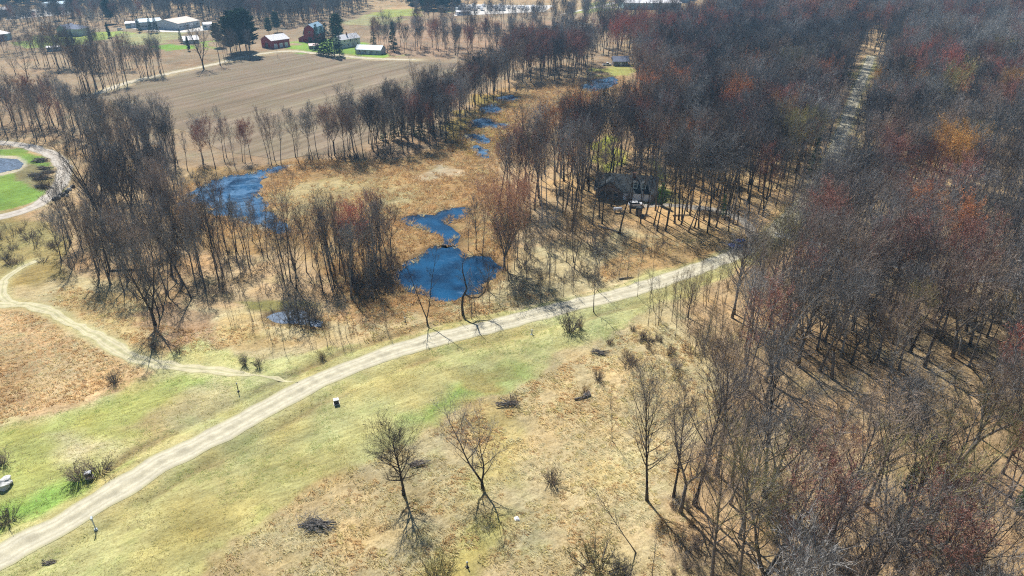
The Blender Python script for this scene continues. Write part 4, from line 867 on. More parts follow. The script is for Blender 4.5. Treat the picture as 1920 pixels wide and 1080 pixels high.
for px, py, k, sc, col, lb in [
  (1068, 620, 0, 1.75, 'dark', 'dark round leafless shrub alone on the green verge right of the road post'),
  (1088, 616, 1, .8, 'tan', 'small tan shrub beside the dark round one on the green verge'),
  (545, 598, 1, 2.2, 'grey', 'tall grey shrub at the left side of the small puddle'),
  (580, 604, 0, 2.4, 'grey', 'tall grey shrub at the right side of the small puddle'),
  (148, 898, 0, 1.25, 'brown', 'brown shrub left of the utility box on the green verge'),
  (185, 884, 2, 1.4, 'brown', 'brown shrub right of the utility box on the green verge'),
  (1122, 1070, 2, 2.3, 'olive', 'big olive-brown bushy shrub near the bottom edge of the meadow'),
  (1165, 1090, 0, 1.3, 'dark', 'dark shrub at the right flank of the big olive one'),
  (820, 1088, 1, 1.9, 'olive', 'olive-grey shrub cut by the bottom edge of the photo'),
  (1036, 902, 0, 1.1, 'brown', 'small brown shrub between the forked tree and the tall slim tree'),
  (1180, 682, 2, 1.2, 'brown', 'low brown shrub at the upper end of the straw meadow'),
  (1122, 712, 0, .9, 'brown', 'brown shrub left of the low one at the upper end of the meadow'),
  (1095, 738, 1, .8, 'tan', 'small tan shrub beside the pale boulder in the meadow'),
  (1268, 690, 0, .9, 'brown', 'brown shrub beside the wood edge at the upper meadow'),
  (1215, 640, 2, 1.0, 'dark', 'dark sprawling shrub at the brushy corner of the meadow'),
  (960, 752, 2, .8, 'brown', 'low brown shrub where the green verge meets the straw meadow'),
  (458, 684, 1, .9, 'dark', 'left one of two small dark shrubs beside the end of the grass path'),
  (486, 688, 1, .8, 'dark', 'right one of two small dark shrubs beside the end of the grass path'),
  (215, 716, 0, 1.0, 'dark', 'dark shrub at the edge of the orange meadow below the grass path'),
  (12, 975, 2, 1.2, 'brown', 'bare shrub beside the boulder at the left edge of the photo'),
  (5, 870, 0, 1.0, 'brown', 'bare shrub above the boulder at the left edge of the photo'),
  (985, 505, 2, 1.7, 'dark', 'dark sprawling shrub right of the round orange tree'),
  (1115, 470, 2, 1.6, 'brown', 'brown sprawling shrub in the scrub below the house wood'),
  (290, 655, 0, .7, 'brown', 'little brown shrub between the thicket tip and the grass path'),
  (335, 660, 0, .7, 'tan', 'little tan shrub right of the brown one above the grass path'),
  (604, 672, 0, .7, 'tan', 'little tan shrub above the dirt road, right of the grass path end')]:
    x, y = gp(px, py); plant('shrub', SHR[k], x, y, sc, rt.uniform(0, 6), col, lb, 'shrub', parts=('stems', 'twigs'))
# smaller saplings and shrubs in loose groups
def group_plants(pts, n, kind, lb, grp, sc, cols, rejectr=0):
    pl = poly(pts); x0, y0 = pl.min(0); x1, y1 = pl.max(0); c = 0; tries = 0
    while c < n and tries < 4000:
        tries += 1; x, y = rt.uniform(x0, x1), rt.uniform(y0, y1)
        if not inside(np.array([x]), np.array([y]), pl)[0] or not clear(np.array([x]), np.array([y]), 4.0)[0]: continue
        f = rt.choice(SAP if kind == 'sapling' else SHR); c += 1
        plant(kind, f, x, y, rt.uniform(*sc), rt.uniform(0, 6), rt.choice(cols), lb, kind, grp, parts=('trunk', 'crown') if kind == 'sapling' else ('stems', 'twigs'), tilt=(rt.gauss(0, .06), rt.gauss(0, .06)))
group_plants([(860, 560), (1060, 548), (1200, 525), (1215, 540), (1050, 570), (880, 602)], 34, 'sapling', 'thin bare sapling in the strip between pond scrub and dirt road', 'saplings between the pond scrub and the dirt road', (.45, 1.0), ['grey', 'brown', 'tan', 'pale'])
group_plants([(420, 600), (500, 590), (620, 600), (720, 600), (760, 600), (700, 650), (560, 665), (470, 655)], 44, 'sapling', 'thin bare sapling in the rough grass around the small puddle', 'saplings around the small puddle', (.3, .8), ['grey', 'brown', 'dark'])
group_plants([(1000, 440), (1260, 440), (1230, 500), (1130, 540), (1000, 550)], 50, 'sapling', 'thin bare sapling in the scrub right of the pond', 'saplings in the scrub right of the pond', (.5, 1.1), ['grey', 'brown', 'pale', 'tan'])
group_plants([(620, 440), (740, 470), (760, 570), (680, 580), (620, 560)], 26, 'sapling', 'dark slender sapling on the left bank of the blue pond', 'saplings on the left bank of the pond', (.7, 1.3), ['dark', 'grey', 'brown'])
group_plants([(1280, 640), (1330, 700), (1340, 800), (1300, 930), (1270, 1040), (1340, 1080), (1380, 900), (1400, 700), (1330, 620)], 50, 'sapling', 'thin bare sapling along the left edge of the dense wood', 'saplings along the left edge of the dense wood', (.5, 1.2), ['brown', 'tan', 'grey', 'olive'])
group_plants([(1190, 600), (1300, 545), (1340, 545), (1370, 580), (1360, 640), (1300, 660)], 46, 'sapling', 'brown sapling in the brushy corner between meadow and dirt road', 'saplings in the brushy corner by the dirt road', (.6, 1.3), ['brown', 'tan', 'olive', 'brown'])
group_plants([(1110, 640), (1200, 610), (1270, 650), (1280, 720), (1180, 690)], 14, 'shrub', 'low brown shrub in the scatter at the top of the straw meadow', 'shrubs at the top of the straw meadow', (.4, .75), ['brown', 'tan', 'brown'])
group_plants([(1240, 940), (1330, 880), (1300, 1080), (1180, 1090)], 16, 'shrub', 'small brown shrub at the wood edge beside the bottom of the meadow', 'shrubs at the wood edge near the bottom', (.4, .9), ['brown', 'tan', 'grey'])
group_plants([(-40, 430), (60, 415), (110, 470), (70, 520), (-40, 520)], 14, 'shrub', 'dark shrub on the slope below the curved track', 'shrubs below the curved track', (.8, 1.5), ['brown', 'dark'])

def conifers(rows):
    for px, py, f, sc, col, nm, lb in rows:
        x, y = gp(px, py); plant(nm, f, x, y, sc, rt.uniform(0, 6), col, lb, 'conifer', parts=('trunk', 'foliage'))
conifers([(434, 104, PINE[0], 1.1, 'green', 'pine_tree', 'leftmost of the three big dark pines left of the red shed'),
          (452, 102, PINE[1], 1.25, 'green', 'pine_tree', 'middle one of the three big dark pines left of the red shed'),
          (470, 103, PINE[0], 1.3, 'deep', 'pine_tree', 'rightmost and tallest of the three big dark pines left of the red shed'),
          (444, 96, PINE[1], 1.2, 'deep', 'pine_tree', 'dark pine at the back of the pine clump, second from the left'),
          (462, 94, PINE[0], 1.25, 'green', 'pine_tree', 'dark pine at the back of the pine clump, third from the left'),
          (411, 88, PINE[1], .75, 'green', 'pine_tree', 'slimmer pine left of the big pine clump'),
          (520, 60, PINE[1], .7, 'green', 'pine_tree', 'pine behind the red shed'), (505, 66, PINE[0], .6, 'green', 'pine_tree', 'smaller pine behind and left of the red shed'),
          (597, 101, SPR[0], 1.25, 'deep', 'spruce_tree', 'leftmost dark spruce in the row before the farmhouse'),
          (607, 103, SPR[1], 1.2, 'deep', 'spruce_tree', 'second dark spruce from the left before the farmhouse'),
          (616, 104, SPR[0], 1.35, 'deep', 'spruce_tree', 'third dark spruce from the left before the farmhouse'),
          (628, 106, SPR[1], 1.55, 'deep', 'spruce_tree', 'tallest dark spruce in the row before the farmhouse'),
          (637, 105, SPR[0], 1.2, 'deep', 'spruce_tree', 'rightmost dark spruce in the row before the farmhouse'),
          (634, 82, PINE[0], .95, 'green', 'pine_tree', 'green pine rising behind the spruce row'),
          (738, 96, SPR[1], 1.25, 'deep', 'spruce_tree', 'single spruce right of the low white house'), (701, 88, SPR[0], .95, 'green', 'spruce_tree', 'spruce directly behind the low white house'),
          (911, 62, CED[0], 1.6, 'deep', 'cedar_tree', 'single small dark evergreen on the far tan field'),
          (130, 88, CED[0], 1.4, 'deep', 'cedar_tree', 'leftmost of three small evergreens along the far lane'), (138, 84, CED[0], 1.3, 'deep', 'cedar_tree', 'middle one of three small evergreens along the far lane'),
          (172, 80, CED[0], 1.5, 'deep', 'cedar_tree', 'rightmost of three small evergreens along the far lane'), (340, 80, SPR[0], .65, 'deep', 'spruce_tree', 'small spruce left of the pale far cottage'),
          (354, 95, CED[0], 1.3, 'deep', 'cedar_tree', 'dark evergreen bush before the pale far cottage'),
          (205, 70, CED[0], 1.5, 'deep', 'cedar_tree', 'dark evergreen at the edge of the far green lawn'),
          (262, 60, SPR[0], .8, 'deep', 'spruce_tree', 'left spruce in front of the grey warehouse'), (284, 62, SPR[1], .85, 'deep', 'spruce_tree', 'middle spruce in front of the grey warehouse'), (294, 61, SPR[0], .9, 'deep', 'spruce_tree', 'right spruce in front of the grey warehouse'),
          (110, 38, PINE[0], .8, 'deep', 'pine_tree', 'dark pine before the far factory roof'), (137, 32, PINE[1], .8, 'deep', 'pine_tree', 'dark pine right of the far factory roof'), (208, 44, PINE[1], .9, 'deep', 'pine_tree', 'dark pine in the far grey wood'),
          (1522, 330, SPR[0], .9, 'green', 'spruce_tree', 'dark green evergreen at the left edge of the straight track'), (1355, 405, SPR[1], .45, 'leafy', 'spruce_tree', 'bright green young evergreen among the trunks right of the house'),
          (1240, 385, CED[0], 1.0, 'leafy', 'cedar_tree', 'bright green bush at the right corner of the dark-roofed house'),
          (1675, 1000, CED[0], .8, 'green', 'cedar_tree', 'low green evergreen left of the bright red budding tree'), (1700, 930, CED[0], .9, 'green', 'cedar_tree', 'green evergreen just above the bright red budding tree'),
          (1905, 960, CED[0], .7, 'leafy', 'cedar_tree', 'green bush at the right edge of the photo'), (1830, 110, PINE[0], .7, 'deep', 'pine_tree', 'lone dark pine in the pale far wood')])
for k, (px, py, sc) in enumerate([(740, 262, .75), (756, 255, .6), (772, 250, .7), (788, 258, .8), (806, 246, .7), (720, 262, .55), (838, 232, .5)]):
    conifers([(px, py, SPR[k % 2], sc, 'green', 'spruce_tree', 'green evergreen standing among the bare trees of the belt above the marsh')])
for o in C.objects:
    if o.get('label') == 'green evergreen standing among the bare trees of the belt above the marsh': o['group'] = 'evergreens in the belt above the marsh'
# far conifer masses
rows = []
for pts, sp in [([(-160, 10), (150, 12), (160, 2), (150, -14), (-200, -14)], 9), ([(788, 22), (858, 20), (868, 6), (800, -4), (760, 6)], 8), ([(1150, 4), (1290, 2), (1290, -10), (1150, -10)], 12), ([(320, 4), (440, 2), (440, -8), (320, -8)], 12)]:
    x, y = samples(poly(pts), sp)
    for i in range(len(x)): rows.append((x[i], y[i], 0, rs.uniform(0, 6.28), rs.uniform(.7, 1.1), rs.randint(4)))
scatter('conifer_wood', [PINE[0].joined('deep'), PINE[1].joined('deep'), SPR[0].joined('deep'), PINE[0].joined('green')], rows, 'dark blue-green conifer woods along the far top edge', 'conifers'); print('conifers', len(rows))

# ---------------------------------------------------------------- buildings
def paint(n, c, r=0.6, var=0.08, sc=1.5, **k): return mat(n, c, r, var, sc, **k)
M_ = dict(red=paint('barn_red', (0.30, 0.025, 0.03)), shingle=paint('dark_shingles', (0.035, 0.042, 0.046), 0.9, 0.35, 2), siding=paint('brown_siding', (0.20, 0.16, 0.13), 0.8, 0.2, 2), white=paint('white_paint', (0.76, 0.77, 0.78)),
          metal=paint('pale_metal_roof', (0.82, 0.80, 0.80), 0.45, 0.05), bluemetal=paint('blue_grey_roof', (0.30, 0.45, 0.56), 0.5), grey=paint('grey_siding', (0.42, 0.47, 0.50)), glass=paint('window_glass', (0.03, 0.045, 0.06), 0.08, spec=0.6),
          dark=paint('dark_metal', (0.035, 0.035, 0.04), 0.5), tanroof=paint('tan_roof', (0.52, 0.43, 0.35)), pink=paint('pink_roof', (0.72, 0.52, 0.48)), aqua=paint('aqua_wall', (0.34, 0.50, 0.56)), trim=paint('door_white', (0.72, 0.76, 0.80), 0.5),
          brownroof=paint('brown_shingles', (0.17, 0.11, 0.09), 0.9, 0.25, 2), concrete=paint('pale_concrete', (0.62, 0.58, 0.52), 0.9), purple=paint('slate_shingles', (0.17, 0.19, 0.26), 0.85, 0.2, 2), wood=paint('weathered_wood', (0.26, 0.22, 0.17), 0.9, 0.2, 3),
          rock=paint('pale_rock', (0.50, 0.50, 0.48), 0.9, 0.3, 1.5), bluecar=paint('blue_car_paint', (0.008, 0.12, 0.48), 0.4, 0.02, spec=0.3), whitecar=paint('white_car_paint', (0.80, 0.81, 0.82), 0.25, 0.02, spec=0.6), tyre=paint('tyre_rubber', (0.02, 0.02, 0.02), 0.9),
          rim=paint('wheel_rim', (0.45, 0.45, 0.46), 0.35), lamp=paint('headlight_glass', (0.85, 0.85, 0.82), 0.15), darkcar=paint('dark_car_paint', (0.03, 0.035, 0.05), 0.25, 0.02), bluegrey=paint('blue_tarp', (0.10, 0.30, 0.48), 0.6), copper=paint('rusty_brown', (0.22, 0.10, 0.06), 0.9))
def house(name, label, cat, a, b, depth, hw, hr, wall='white', roof='shingle', over=0.5, kind='gable', front=(), side=(), chimney=None, group=None, ridge='x', rib=False):
    """a, b: photo pixels of the near wall's foot, left and right; front: (kind, x fraction, width, height, sill)"""
    ax, ay = gp(*a); bx, by = gp(*b); L = math.hypot(bx - ax, by - ay); rz = math.atan2(by - ay, bx - ax)
    e = empty(name, (ax, ay, 0), rz); tag(e, label, cat, group)
    D = depth; o = over; wl = MB()
    if ridge == 'x' and kind != 'gambrel': wl.prism([(0, -0.6), (D, -0.6), (D, hw), (D / 2, hw + hr), (0, hw)], 0, L, 0, 'X')
    elif kind == 'gambrel': wl.prism([(0, -0.6), (L, -0.6), (L, hw), (L * .86, hw + hr * .62), (L / 2, hw + hr), (L * .14, hw + hr * .62), (0, hw)], 0, D)
    else: wl.prism([(0, -0.6), (L, -0.6), (L, hw), (L / 2, hw + hr), (0, hw)], 0, D)
    wl.build('wall', M_[wall], e)
    rf = MB(); t = 0.16
    if kind == 'gambrel': prof = [(-o, hw - .5), (L * .14 - .1, hw + hr * .62), (L / 2, hw + hr), (L * .86 + .1, hw + hr * .62), (L + o, hw - .5)]
    elif ridge == 'x': s = hr / (D / 2); prof = [(-o, hw - s * o), (D / 2, hw + hr), (D + o, hw - s * o)]
    else: s = hr / (L / 2); prof = [(-o, hw - s * o), (L / 2, hw + hr), (L + o, hw - s * o)]
    up = [(x, z + t + 0.03) for x, z in prof]; lo = [(x, z + 0.03) for x, z in prof]
    for i in range(len(prof) - 1): rf.prism([lo[i], lo[i + 1], up[i + 1], up[i]], -o, (L if ridge == 'x' and kind != 'gambrel' else D) + o, 0, 'X' if ridge == 'x' and kind != 'gambrel' else 'Y')
    if rib:
        n = int(L / 1.2)
        for i in range(n + 1):
            xx = L * i / n
            for sgn in (0, 1):
                y0, y1 = (-o, D / 2) if sgn == 0 else (D / 2, D + o); z0 = hw - s * o if sgn == 0 else hw + hr; z1 = hw + hr if sgn == 0 else hw - s * o
                rf.add([(xx - .03, y0, z0 + t + .03), (xx + .03, y0, z0 + t + .03), (xx + .03, y1, z1 + t + .03), (xx - .03, y1, z1 + t + .03), (xx, y0, z0 + t + .10), (xx, y1, z1 + t + .10)], [(0, 1, 4), (0, 4, 5, 3), (1, 2, 5, 4)])
    ro = rf.build('roof', M_[roof], e)
    if chimney: c = MB(); c.box((chimney * L, D * .42, hw + hr * .8 + .7), (.9, .7, 2.0)); c.box((chimney * L, D * .42, hw + hr * .8 + 1.78), (1.1, .9, .15)); c.build('chimney', M_['copper'], ro)
    def opening(kd, c, wd, h, z0, on):
        m = MB(); f = MB()
        def bx_(mb, cx, cz, ww, hh, th, off):
            if on == 'front': mb.box((cx, -off, cz), (ww, th, hh))
            else: mb.box((-off, cx, cz), (th, ww, hh))
        if kd == 'window':
            for dx in (-wd / 2 - .05, wd / 2 + .05): bx_(f, c + dx, z0 + h / 2, .10, h + .2, .10, .05)
            for dz in (-.05, h + .05): bx_(f, c, z0 + dz, wd, .10, .098, .05)
            fr = f.build('window', M_['trim'], e); bx_(m, c, z0 + h / 2, wd, h, .05, .03); m.build('pane', M_['glass'], fr)
        else:
            bx_(m, c, z0 + h / 2, wd, h, .09, .04)
            for k in range(1, 4): bx_(m, c, z0 + h * k / 4, wd * .96, .05, .12, .06)
            m.build('door', M_['dark' if kd == 'darkdoor' else 'trim'], e)
    for kd, fx, wd, h, z0 in front: opening(kd, fx * L, wd, h, z0, 'front')
    for kd, fy, wd, h, z0 in side: opening(kd, fy * D, wd, h, z0, 'side')
    return e, L
hs, L = house('house', 'dark-roofed house with a double garage standing inside the wood', 'house', (1116, 370), (1227, 379), 11, 2.8, 3.4, 'siding', 'shingle', .6,
      front=[('window', .12, 1.8, 1.3, 1.0), ('window', .34, 1.4, 1.2, 1.0), ('door', .50, 1.0, 2.1, .05), ('window', .57, .7, 1.1, 1.0), ('door', .70, 2.5, 2.2, .05), ('door', .86, 2.5, 2.2, .05)], side=[('window', .5, 1.4, 1.2, 1.0)], chimney=.62)
m = MB()   # front-facing cross gable on the left half and dormers on the right
m.prism([(L * .02, 2.7), (L * .46, 2.7), (L * .24, 5.6)], -1.2, 5.2); m.build('gable', M_['siding'], hs)
m = MB()
for x0, x1 in ((L * -.02, L * .24), (L * .24, L * .50)):
    z0 = 2.55 if x0 < L * .1 else 5.75; z1 = 5.75 if x0 < L * .1 else 2.55
    m.prism([(x0, z0), (x1, z1), (x1, z1 + .16), (x0, z0 + .16)], -1.6, 5.4)
m.build('roof', M_['shingle'], hs)
for fx in (.66, .80):
    m = MB(); m.box((L * fx, 1.9, 4.35), (1.3, 2.4, 1.5)); d = m.build('dormer', M_['aqua'], hs)
    m = MB(); m.prism([(L * fx - .9, 5.0), (L * fx, 5.7), (L * fx + .9, 5.0), (L * fx, 5.55)], .5, 3.6); m.build('dormer_roof', M_['shingle'], d)
    m = MB(); m.box((L * fx, .68, 4.4), (.8, .06, .9)); m.build('pane', M_['glass'], d)
house('shed', 'long low white-roofed shed among the trunks behind the house', 'shed', (1296, 311), (1347, 314), 4.5, 1.7, .7, 'white', 'metal', .3, front=[('window', .3, 1.2, .7, .7), ('darkdoor', .7, 1.6, 1.5, .05)])
W3 = [('window', f, 1.0, 1.2, 1.1) for f in (.15, .38, .62, .85)]
house('red_shed', 'long red shed with a pale metal roof beyond the ploughed field', 'barn', (511, 91.5), (544, 86.5), 12, 5.2, 2.8, 'red', 'metal', .5, front=[('door', .2, 2.6, 2.8, .05), ('door', .5, 2.6, 2.8, .05), ('door', .8, 2.6, 2.8, .05)], side=[('darkdoor', .5, 3.4, 3.2, .05)], rib=True)
bn, L = house('gambrel_barn', 'tall red barn with a blue-grey gambrel roof', 'barn', (571, 79), (594, 79.5), 17, 5.6, 6.4, 'red', 'bluemetal', .5, 'gambrel', front=[('darkdoor', .5, 3.0, 3.4, .05), ('window', .5, 1.2, 1.2, 6.2)])
m = MB(); m.prism([(-4.6, -.6), (-.01, -.6), (-.01, 4.4), (-4.6, 2.5)], .6, 12); m.build('lean_to', M_['red'], bn)
m = MB(); m.prism([(-5.0, 2.45), (-.06, 4.5), (-.06, 4.64), (-5.0, 2.6)], .3, 12.3); m.build('lean_to_roof', M_['bluemetal'], bn)
house('farmhouse', 'two-storey white farmhouse with a bright metal roof behind the spruces', 'house', (640, 91), (676, 85), 8, 5.4, 2.6, 'white', 'metal', .4, front=W3 + [('window', f, 1.0, 1.2, 3.7) for f in (.2, .5, .8)] + [('door', .5, 1.0, 2.1, .05)], side=[('window', .3, .9, 1.2, 1.1), ('window', .7, .9, 1.2, 1.1), ('window', .5, .9, 1.2, 4.2)], chimney=.5)
house('cottage', 'low pale blue-white house at the right end of the farmyard', 'house', (668, 101), (714, 103), 8, 3.0, 2.2, 'grey', 'bluemetal', .5, front=W3 + [('door', .5, 1.0, 2.1, .05)], side=[('window', .5, 1.2, 1.1, 1.0)])
house('garden_shed', 'small shed with a pinkish roof beside the spruce row', 'shed', (581, 92.5), (598, 91.5), 6, 2.2, 1.0, 'wood', 'pink', .4, front=[('door', .5, 1.6, 1.9, .05)])
house('clearing_house', 'dark grey house in the small clearing at the head of the stream', 'house', (1150, 124), (1178, 124), 8, 2.8, 2.2, 'siding', 'purple', .5, front=W3 + [('door', .5, 1.0, 2.1, .05)], side=[('window', .5, 1.2, 1.1, 1.0)])
house('hidden_house', 'brown-roofed house half hidden in the far wood', 'house', (1322, 124), (1374, 123), 11, 3.0, 2.8, 'siding', 'brownroof', .5, front=W3 + [('door', .5, 1.0, 2.1, .05)])
gh, L = house('grey_house', 'large grey-blue house on the far green lawn', 'house', (109, 67), (128, 67.5), 12, 4.6, 3.0, 'aqua', 'purple', .6, front=W3[:1] + W3[3:], ridge='y', side=[('window', .4, 1.2, 1.2, 1.2)])
m = MB(); m.box((L + 5.0, 6, 2.2), (9.8, 12, 5.6)); m.build('wing', M_['grey'], gh)
m = MB(); m.add([(L - .2, -.6, 5.05), (L + 10.6, -.6, 5.05), (L + 10.6, 12.6, 5.05), (L - .2, 12.6, 5.05), (L + 3, 6, 7.6), (L + 7, 6, 7.6)], [(0, 1, 5, 4), (1, 2, 5), (2, 3, 4, 5), (3, 0, 4), (3, 2, 1, 0)]); m.build('wing_roof', M_['purple'], gh)
FW = [('window', f, 2.0, 1.0, 2.0) for f in (.1, .25, .4, .85)] + [('door', .6, 4, 4, .05)]
for nm, lb, a, b, dp, hw, hr, wc, rc in [
  ('warehouse', 'long white-roofed building at the left edge of the far lawn', (-50, 86), (24, 74), 24, 4.5, 1.6, 'aqua', 'metal'),
  ('mobile_home', 'small white mobile home beside the far lane on the left', (89, 97), (113, 95.5), 5, 2.6, .6, 'aqua', 'metal'),
  ('warehouse', 'low pale building left of the grey warehouse', (236, 53), (262, 52), 14, 3.6, .8, 'aqua', 'metal'),
  ('warehouse', 'grey warehouse behind the row of three spruces', (264, 56), (307, 53), 22, 5.5, 1.6, 'grey', 'bluemetal'),
  ('warehouse', 'warehouse with a broad tan roof left of the far pines', (336, 57), (376, 50), 26, 5, 2.6, 'grey', 'tanroof'),
  ('cottage', 'pale far cottage beside the bright green lawn', (346, 83), (374, 81), 8, 2.6, 2.2, 'grey', 'metal'),
  ('warehouse', 'small blue-grey building right of the tan-roofed warehouse', (384, 56), (400, 55), 12, 4.0, 1.0, 'aqua', 'metal'),
  ('warehouse', 'white-roofed building at the top left corner', (-20, 33), (19, 31), 26, 6, 1.2, 'grey', 'metal'),
  ('factory', 'long grey-roofed factory at the far top left', (95, 21), (138, 18), 30, 6, 1.2, 'grey', 'bluemetal'),
  ('factory', 'white-roofed hall at the far top left, right of the grey factory', (172, 12), (206, 10), 34, 7, 1.4, 'aqua', 'metal'),
  ('factory', 'red-walled hall with a white roof at the far top edge', (438, 8), (478, 6), 30, 6, 1.4, 'red', 'metal'),
  ('factory', 'low white hall right of the red-walled hall at the far top edge', (484, 10), (520, 9), 26, 5, 1.0, 'aqua', 'metal'),
  ('factory', 'very long pale blue industrial hall at the far top edge', (1169, 18), (1277, 18), 34, 6, 1.6, 'aqua', 'metal'),
  ('factory', 'blue industrial hall above the very long one at the far top edge', (1230, 6), (1292, 5), 30, 7, 1.4, 'bluemetal', 'bluemetal'),
  ('barn', 'long white shed beside the rows of parked trailers', (857, 29), (882, 28), 8, 3.0, .8, 'white', 'metal'),
  ('house', 'white far house standing out at the top right', (1690, 18), (1702, 18), 10, 6, 3, 'white', 'metal'),
  ('house', 'far house with a tan roof at the top right', (1420, 13), (1450, 12), 12, 5, 3, 'siding', 'tanroof'),
  ('house', 'far pink-roofed house left of the white one', (1625, 9), (1645, 8), 10, 5, 3, 'white', 'pink'),
  ('house', 'far white-gabled house nearest the middle of the top right', (1590, 12), (1600, 12), 10, 5, 3, 'white', 'purple'),
  ('house', 'far pale house right of the white one', (1785, 9), (1805, 9), 10, 5, 3, 'white', 'metal'),
  ('house', 'far red-roofed house at the top right corner', (1888, 14), (1906, 13), 10, 5, 3, 'white', 'pink'),
  ('house', 'far white house at the top left of the large right-hand wood', (1412, 18), (1420, 17), 8, 5, 3, 'white', 'metal')]:
    house(nm, lb, {'cottage': 'house', 'barn': 'shed', 'mobile_home': 'mobile home'}.get(nm, nm), a, b, dp, hw, hr, wc, rc, .4, front=[('door', .5, 1.4, 2.2, .05), ('window', .2, 1.4, 1.2, 1.2), ('window', .8, 1.4, 1.2, 1.2)] if nm in ('house', 'cottage', 'mobile_home', 'barn') else FW)
for nm, pts in [('yard_paving', [(206, 60), (242, 53), (300, 60), (345, 61), (400, 56), (400, 50), (330, 46), (300, 50), (240, 53)]), ('yard_paving', [(10, 38), (60, 33), (135, 26), (150, 14), (60, 18), (15, 30)]), ('yard_paving', [(850, 30), (1020, 22), (1040, 10), (870, 8)]),
                ('far_road', [(1048, 28), (1062, 26), (1180, 2), (1168, 0)]), ('far_road', [(1130, 16), (1172, 15), (1172, 12), (1130, 13)])]:
    sheet(nm, poly(pts), 0.09, M_['concrete'])

# ---------------------------------------------------------------- vehicles
def wheel(e, x, y, r=.33, wdt=.22):
    s = -1 if y < 0 else 1
    t = MB(); t.tube([(x, y - s * wdt, r), (x, y, r)], [r, r], 16); w_ = t.build('wheel', M_['tyre'], e)
    t = MB(); t.tube([(x, y - s * .05, r), (x, y + s * .015, r)], [r * .62, r * .58], 12); t.build('rim', M_['rim'], w_)
def car(name, label, cat, px, py, rz, col, kind='suv', L=4.5, Wd=1.85):
    x, y = gp(px, py); e = empty(name, (x, y, 0.07), rz); tag(e, label, cat); h = L / 2; w2 = Wd / 2
    b = MB(); b.prism([(-h, .35), (-h + .1, .25), (h - .1, .25), (h, .4), (h - .05, .78), (h - .25, .90), (h - 1.25, 1.0), (-h + .1, 1.02), (-h - .02, .8)], -w2, w2)
    bo = b.build('body', M_[col], e); bv = bo.modifiers.new('bevel', 'BEVEL'); bv.width = .07; bv.segments = 2
    top = 1.72 if kind != 'sedan' else 1.45
    if kind == 'pickup': c0, c1, c2, c3 = (-.35, -.25, .75, 1.25)
    else: c0, c1, c2, c3 = (-h + .12, -h + .5, .45, 1.15)
    g = MB(); k = .16
    vs = [(c0, -w2 + .06, 1.0), (c3, -w2 + .06, 1.0), (c3, w2 - .06, 1.0), (c0, w2 - .06, 1.0), (c1, -w2 + k, top - .06), (c2, -w2 + k, top - .06), (c2, w2 - k, top - .06), (c1, w2 - k, top - .06)]
    g.add(vs, [(0, 1, 5, 4), (1, 2, 6, 5), (2, 3, 7, 6), (3, 0, 4, 7), (4, 5, 6, 7)]); g.build('window', M_['glass'], e)
    r = MB(); r.box(((c1 + c2) / 2, 0, top - .02), (c2 - c1 + .05, Wd - 2 * k + .02, .07)); r.build('roof', M_[col], e)
    if kind == 'pickup': d = MB(); d.box(((-h + c0) / 2, 0, 1.04), (c0 + h - .25, Wd - .3, .04)); d.build('load_bed', M_['dark'], e)
    for sx in (-h + .85, h - .85):
        for sy in (-w2 - .01, w2 + .01): wheel(e, sx, sy)
    for sy in (-w2 + .3, w2 - .3): q = MB(); q.box((h - .03, sy, .66), (.08, .36, .16)); q.build('headlight', M_['lamp'], e)
    q = MB(); q.box((h + .01, 0, .42), (.08, Wd * .8, .14)); q.build('bumper', M_['dark'], e); return e
car('parked_car', 'blue car parked at the left edge of the dirt road under the trees', 'car', 1382, 463, R(205), 'bluecar', 'suv', 4.9, 1.95)
car('parked_car', 'white car parked in front of the double garage', 'car', 1192, 387, R(4), 'whitecar', 'sedan')
car('pickup_truck', 'white pickup truck beside the dark grey house at the stream head', 'pickup truck', 1138, 123, R(10), 'whitecar', 'pickup', 5.4, 1.95)
# travel trailers parked in rows far away
def trailer():
    e = empty('parked_trailer', (0, 0, .09)); b = MB(); b.prism([(-4, .6), (3.6, .6), (4.0, 1.2), (3.8, 2.9), (3.4, 3.1), (-3.8, 3.1), (-4, 2.9)], -1.25, 1.25); b.build('body', M_['whitecar'], e)
    for s in (-1.26, 1.26):
        wheel(e, -.4, s, .36); wheel(e, .5, s, .36)
    for xx in (-2.4, 1.8): q = MB(); q.box((xx, -1.26, 2.0), (1.4, .06, .7)); q.build('window', M_['glass'], e)
    q = MB(); q.box((4.6, 0, .6), (1.3, .12, .1)); q.build('hitch', M_['dark'], e); return e
def copytree(o, loc, rz, sc=1.0, parent=None):
    c = o.copy(); C.objects.link(c)
    if parent is None: c.location = loc; c.rotation_euler = (0, 0, rz); c.scale = (sc,) * 3
    else: c.parent = parent
    for ch in o.children: copytree(ch, None, 0, 1, c)
    return c
tr0 = trailer(); spots = []
for r_, (pa, pb, n) in enumerate([((858, 20), (1008, 19), 18), ((862, 16), (1000, 16), 16), ((868, 12.5), (940, 12.5), 8)]):
    for k in range(n):
        f = k / (n - 1); x, y = gp(pa[0] + (pb[0] - pa[0]) * f, pa[1] + (pb[1] - pa[1]) * f); spots.append((x + rt.uniform(-1, 1), y + rt.uniform(-3, 3), R(80) + rt.uniform(-.15, .15)))
for k, (x, y, a) in enumerate(spots):
    if k and rt.random() < .12: continue
    o = tr0 if k == 0 else copytree(tr0, (x, y, .09), a, rt.uniform(.8, 1.05)); o.location = (x, y, .09); o.rotation_euler = (0, 0, a)
    tag(o, 'white trailer parked in the rows at the far top of the photo', 'trailer', 'trailers parked in rows far away')
c0 = car('yard_car', 'small pale car parked in the industrial yard at the far top left', 'car', 26, 30, .3, 'whitecar'); c0['group'] = 'pale cars in the far industrial yard'
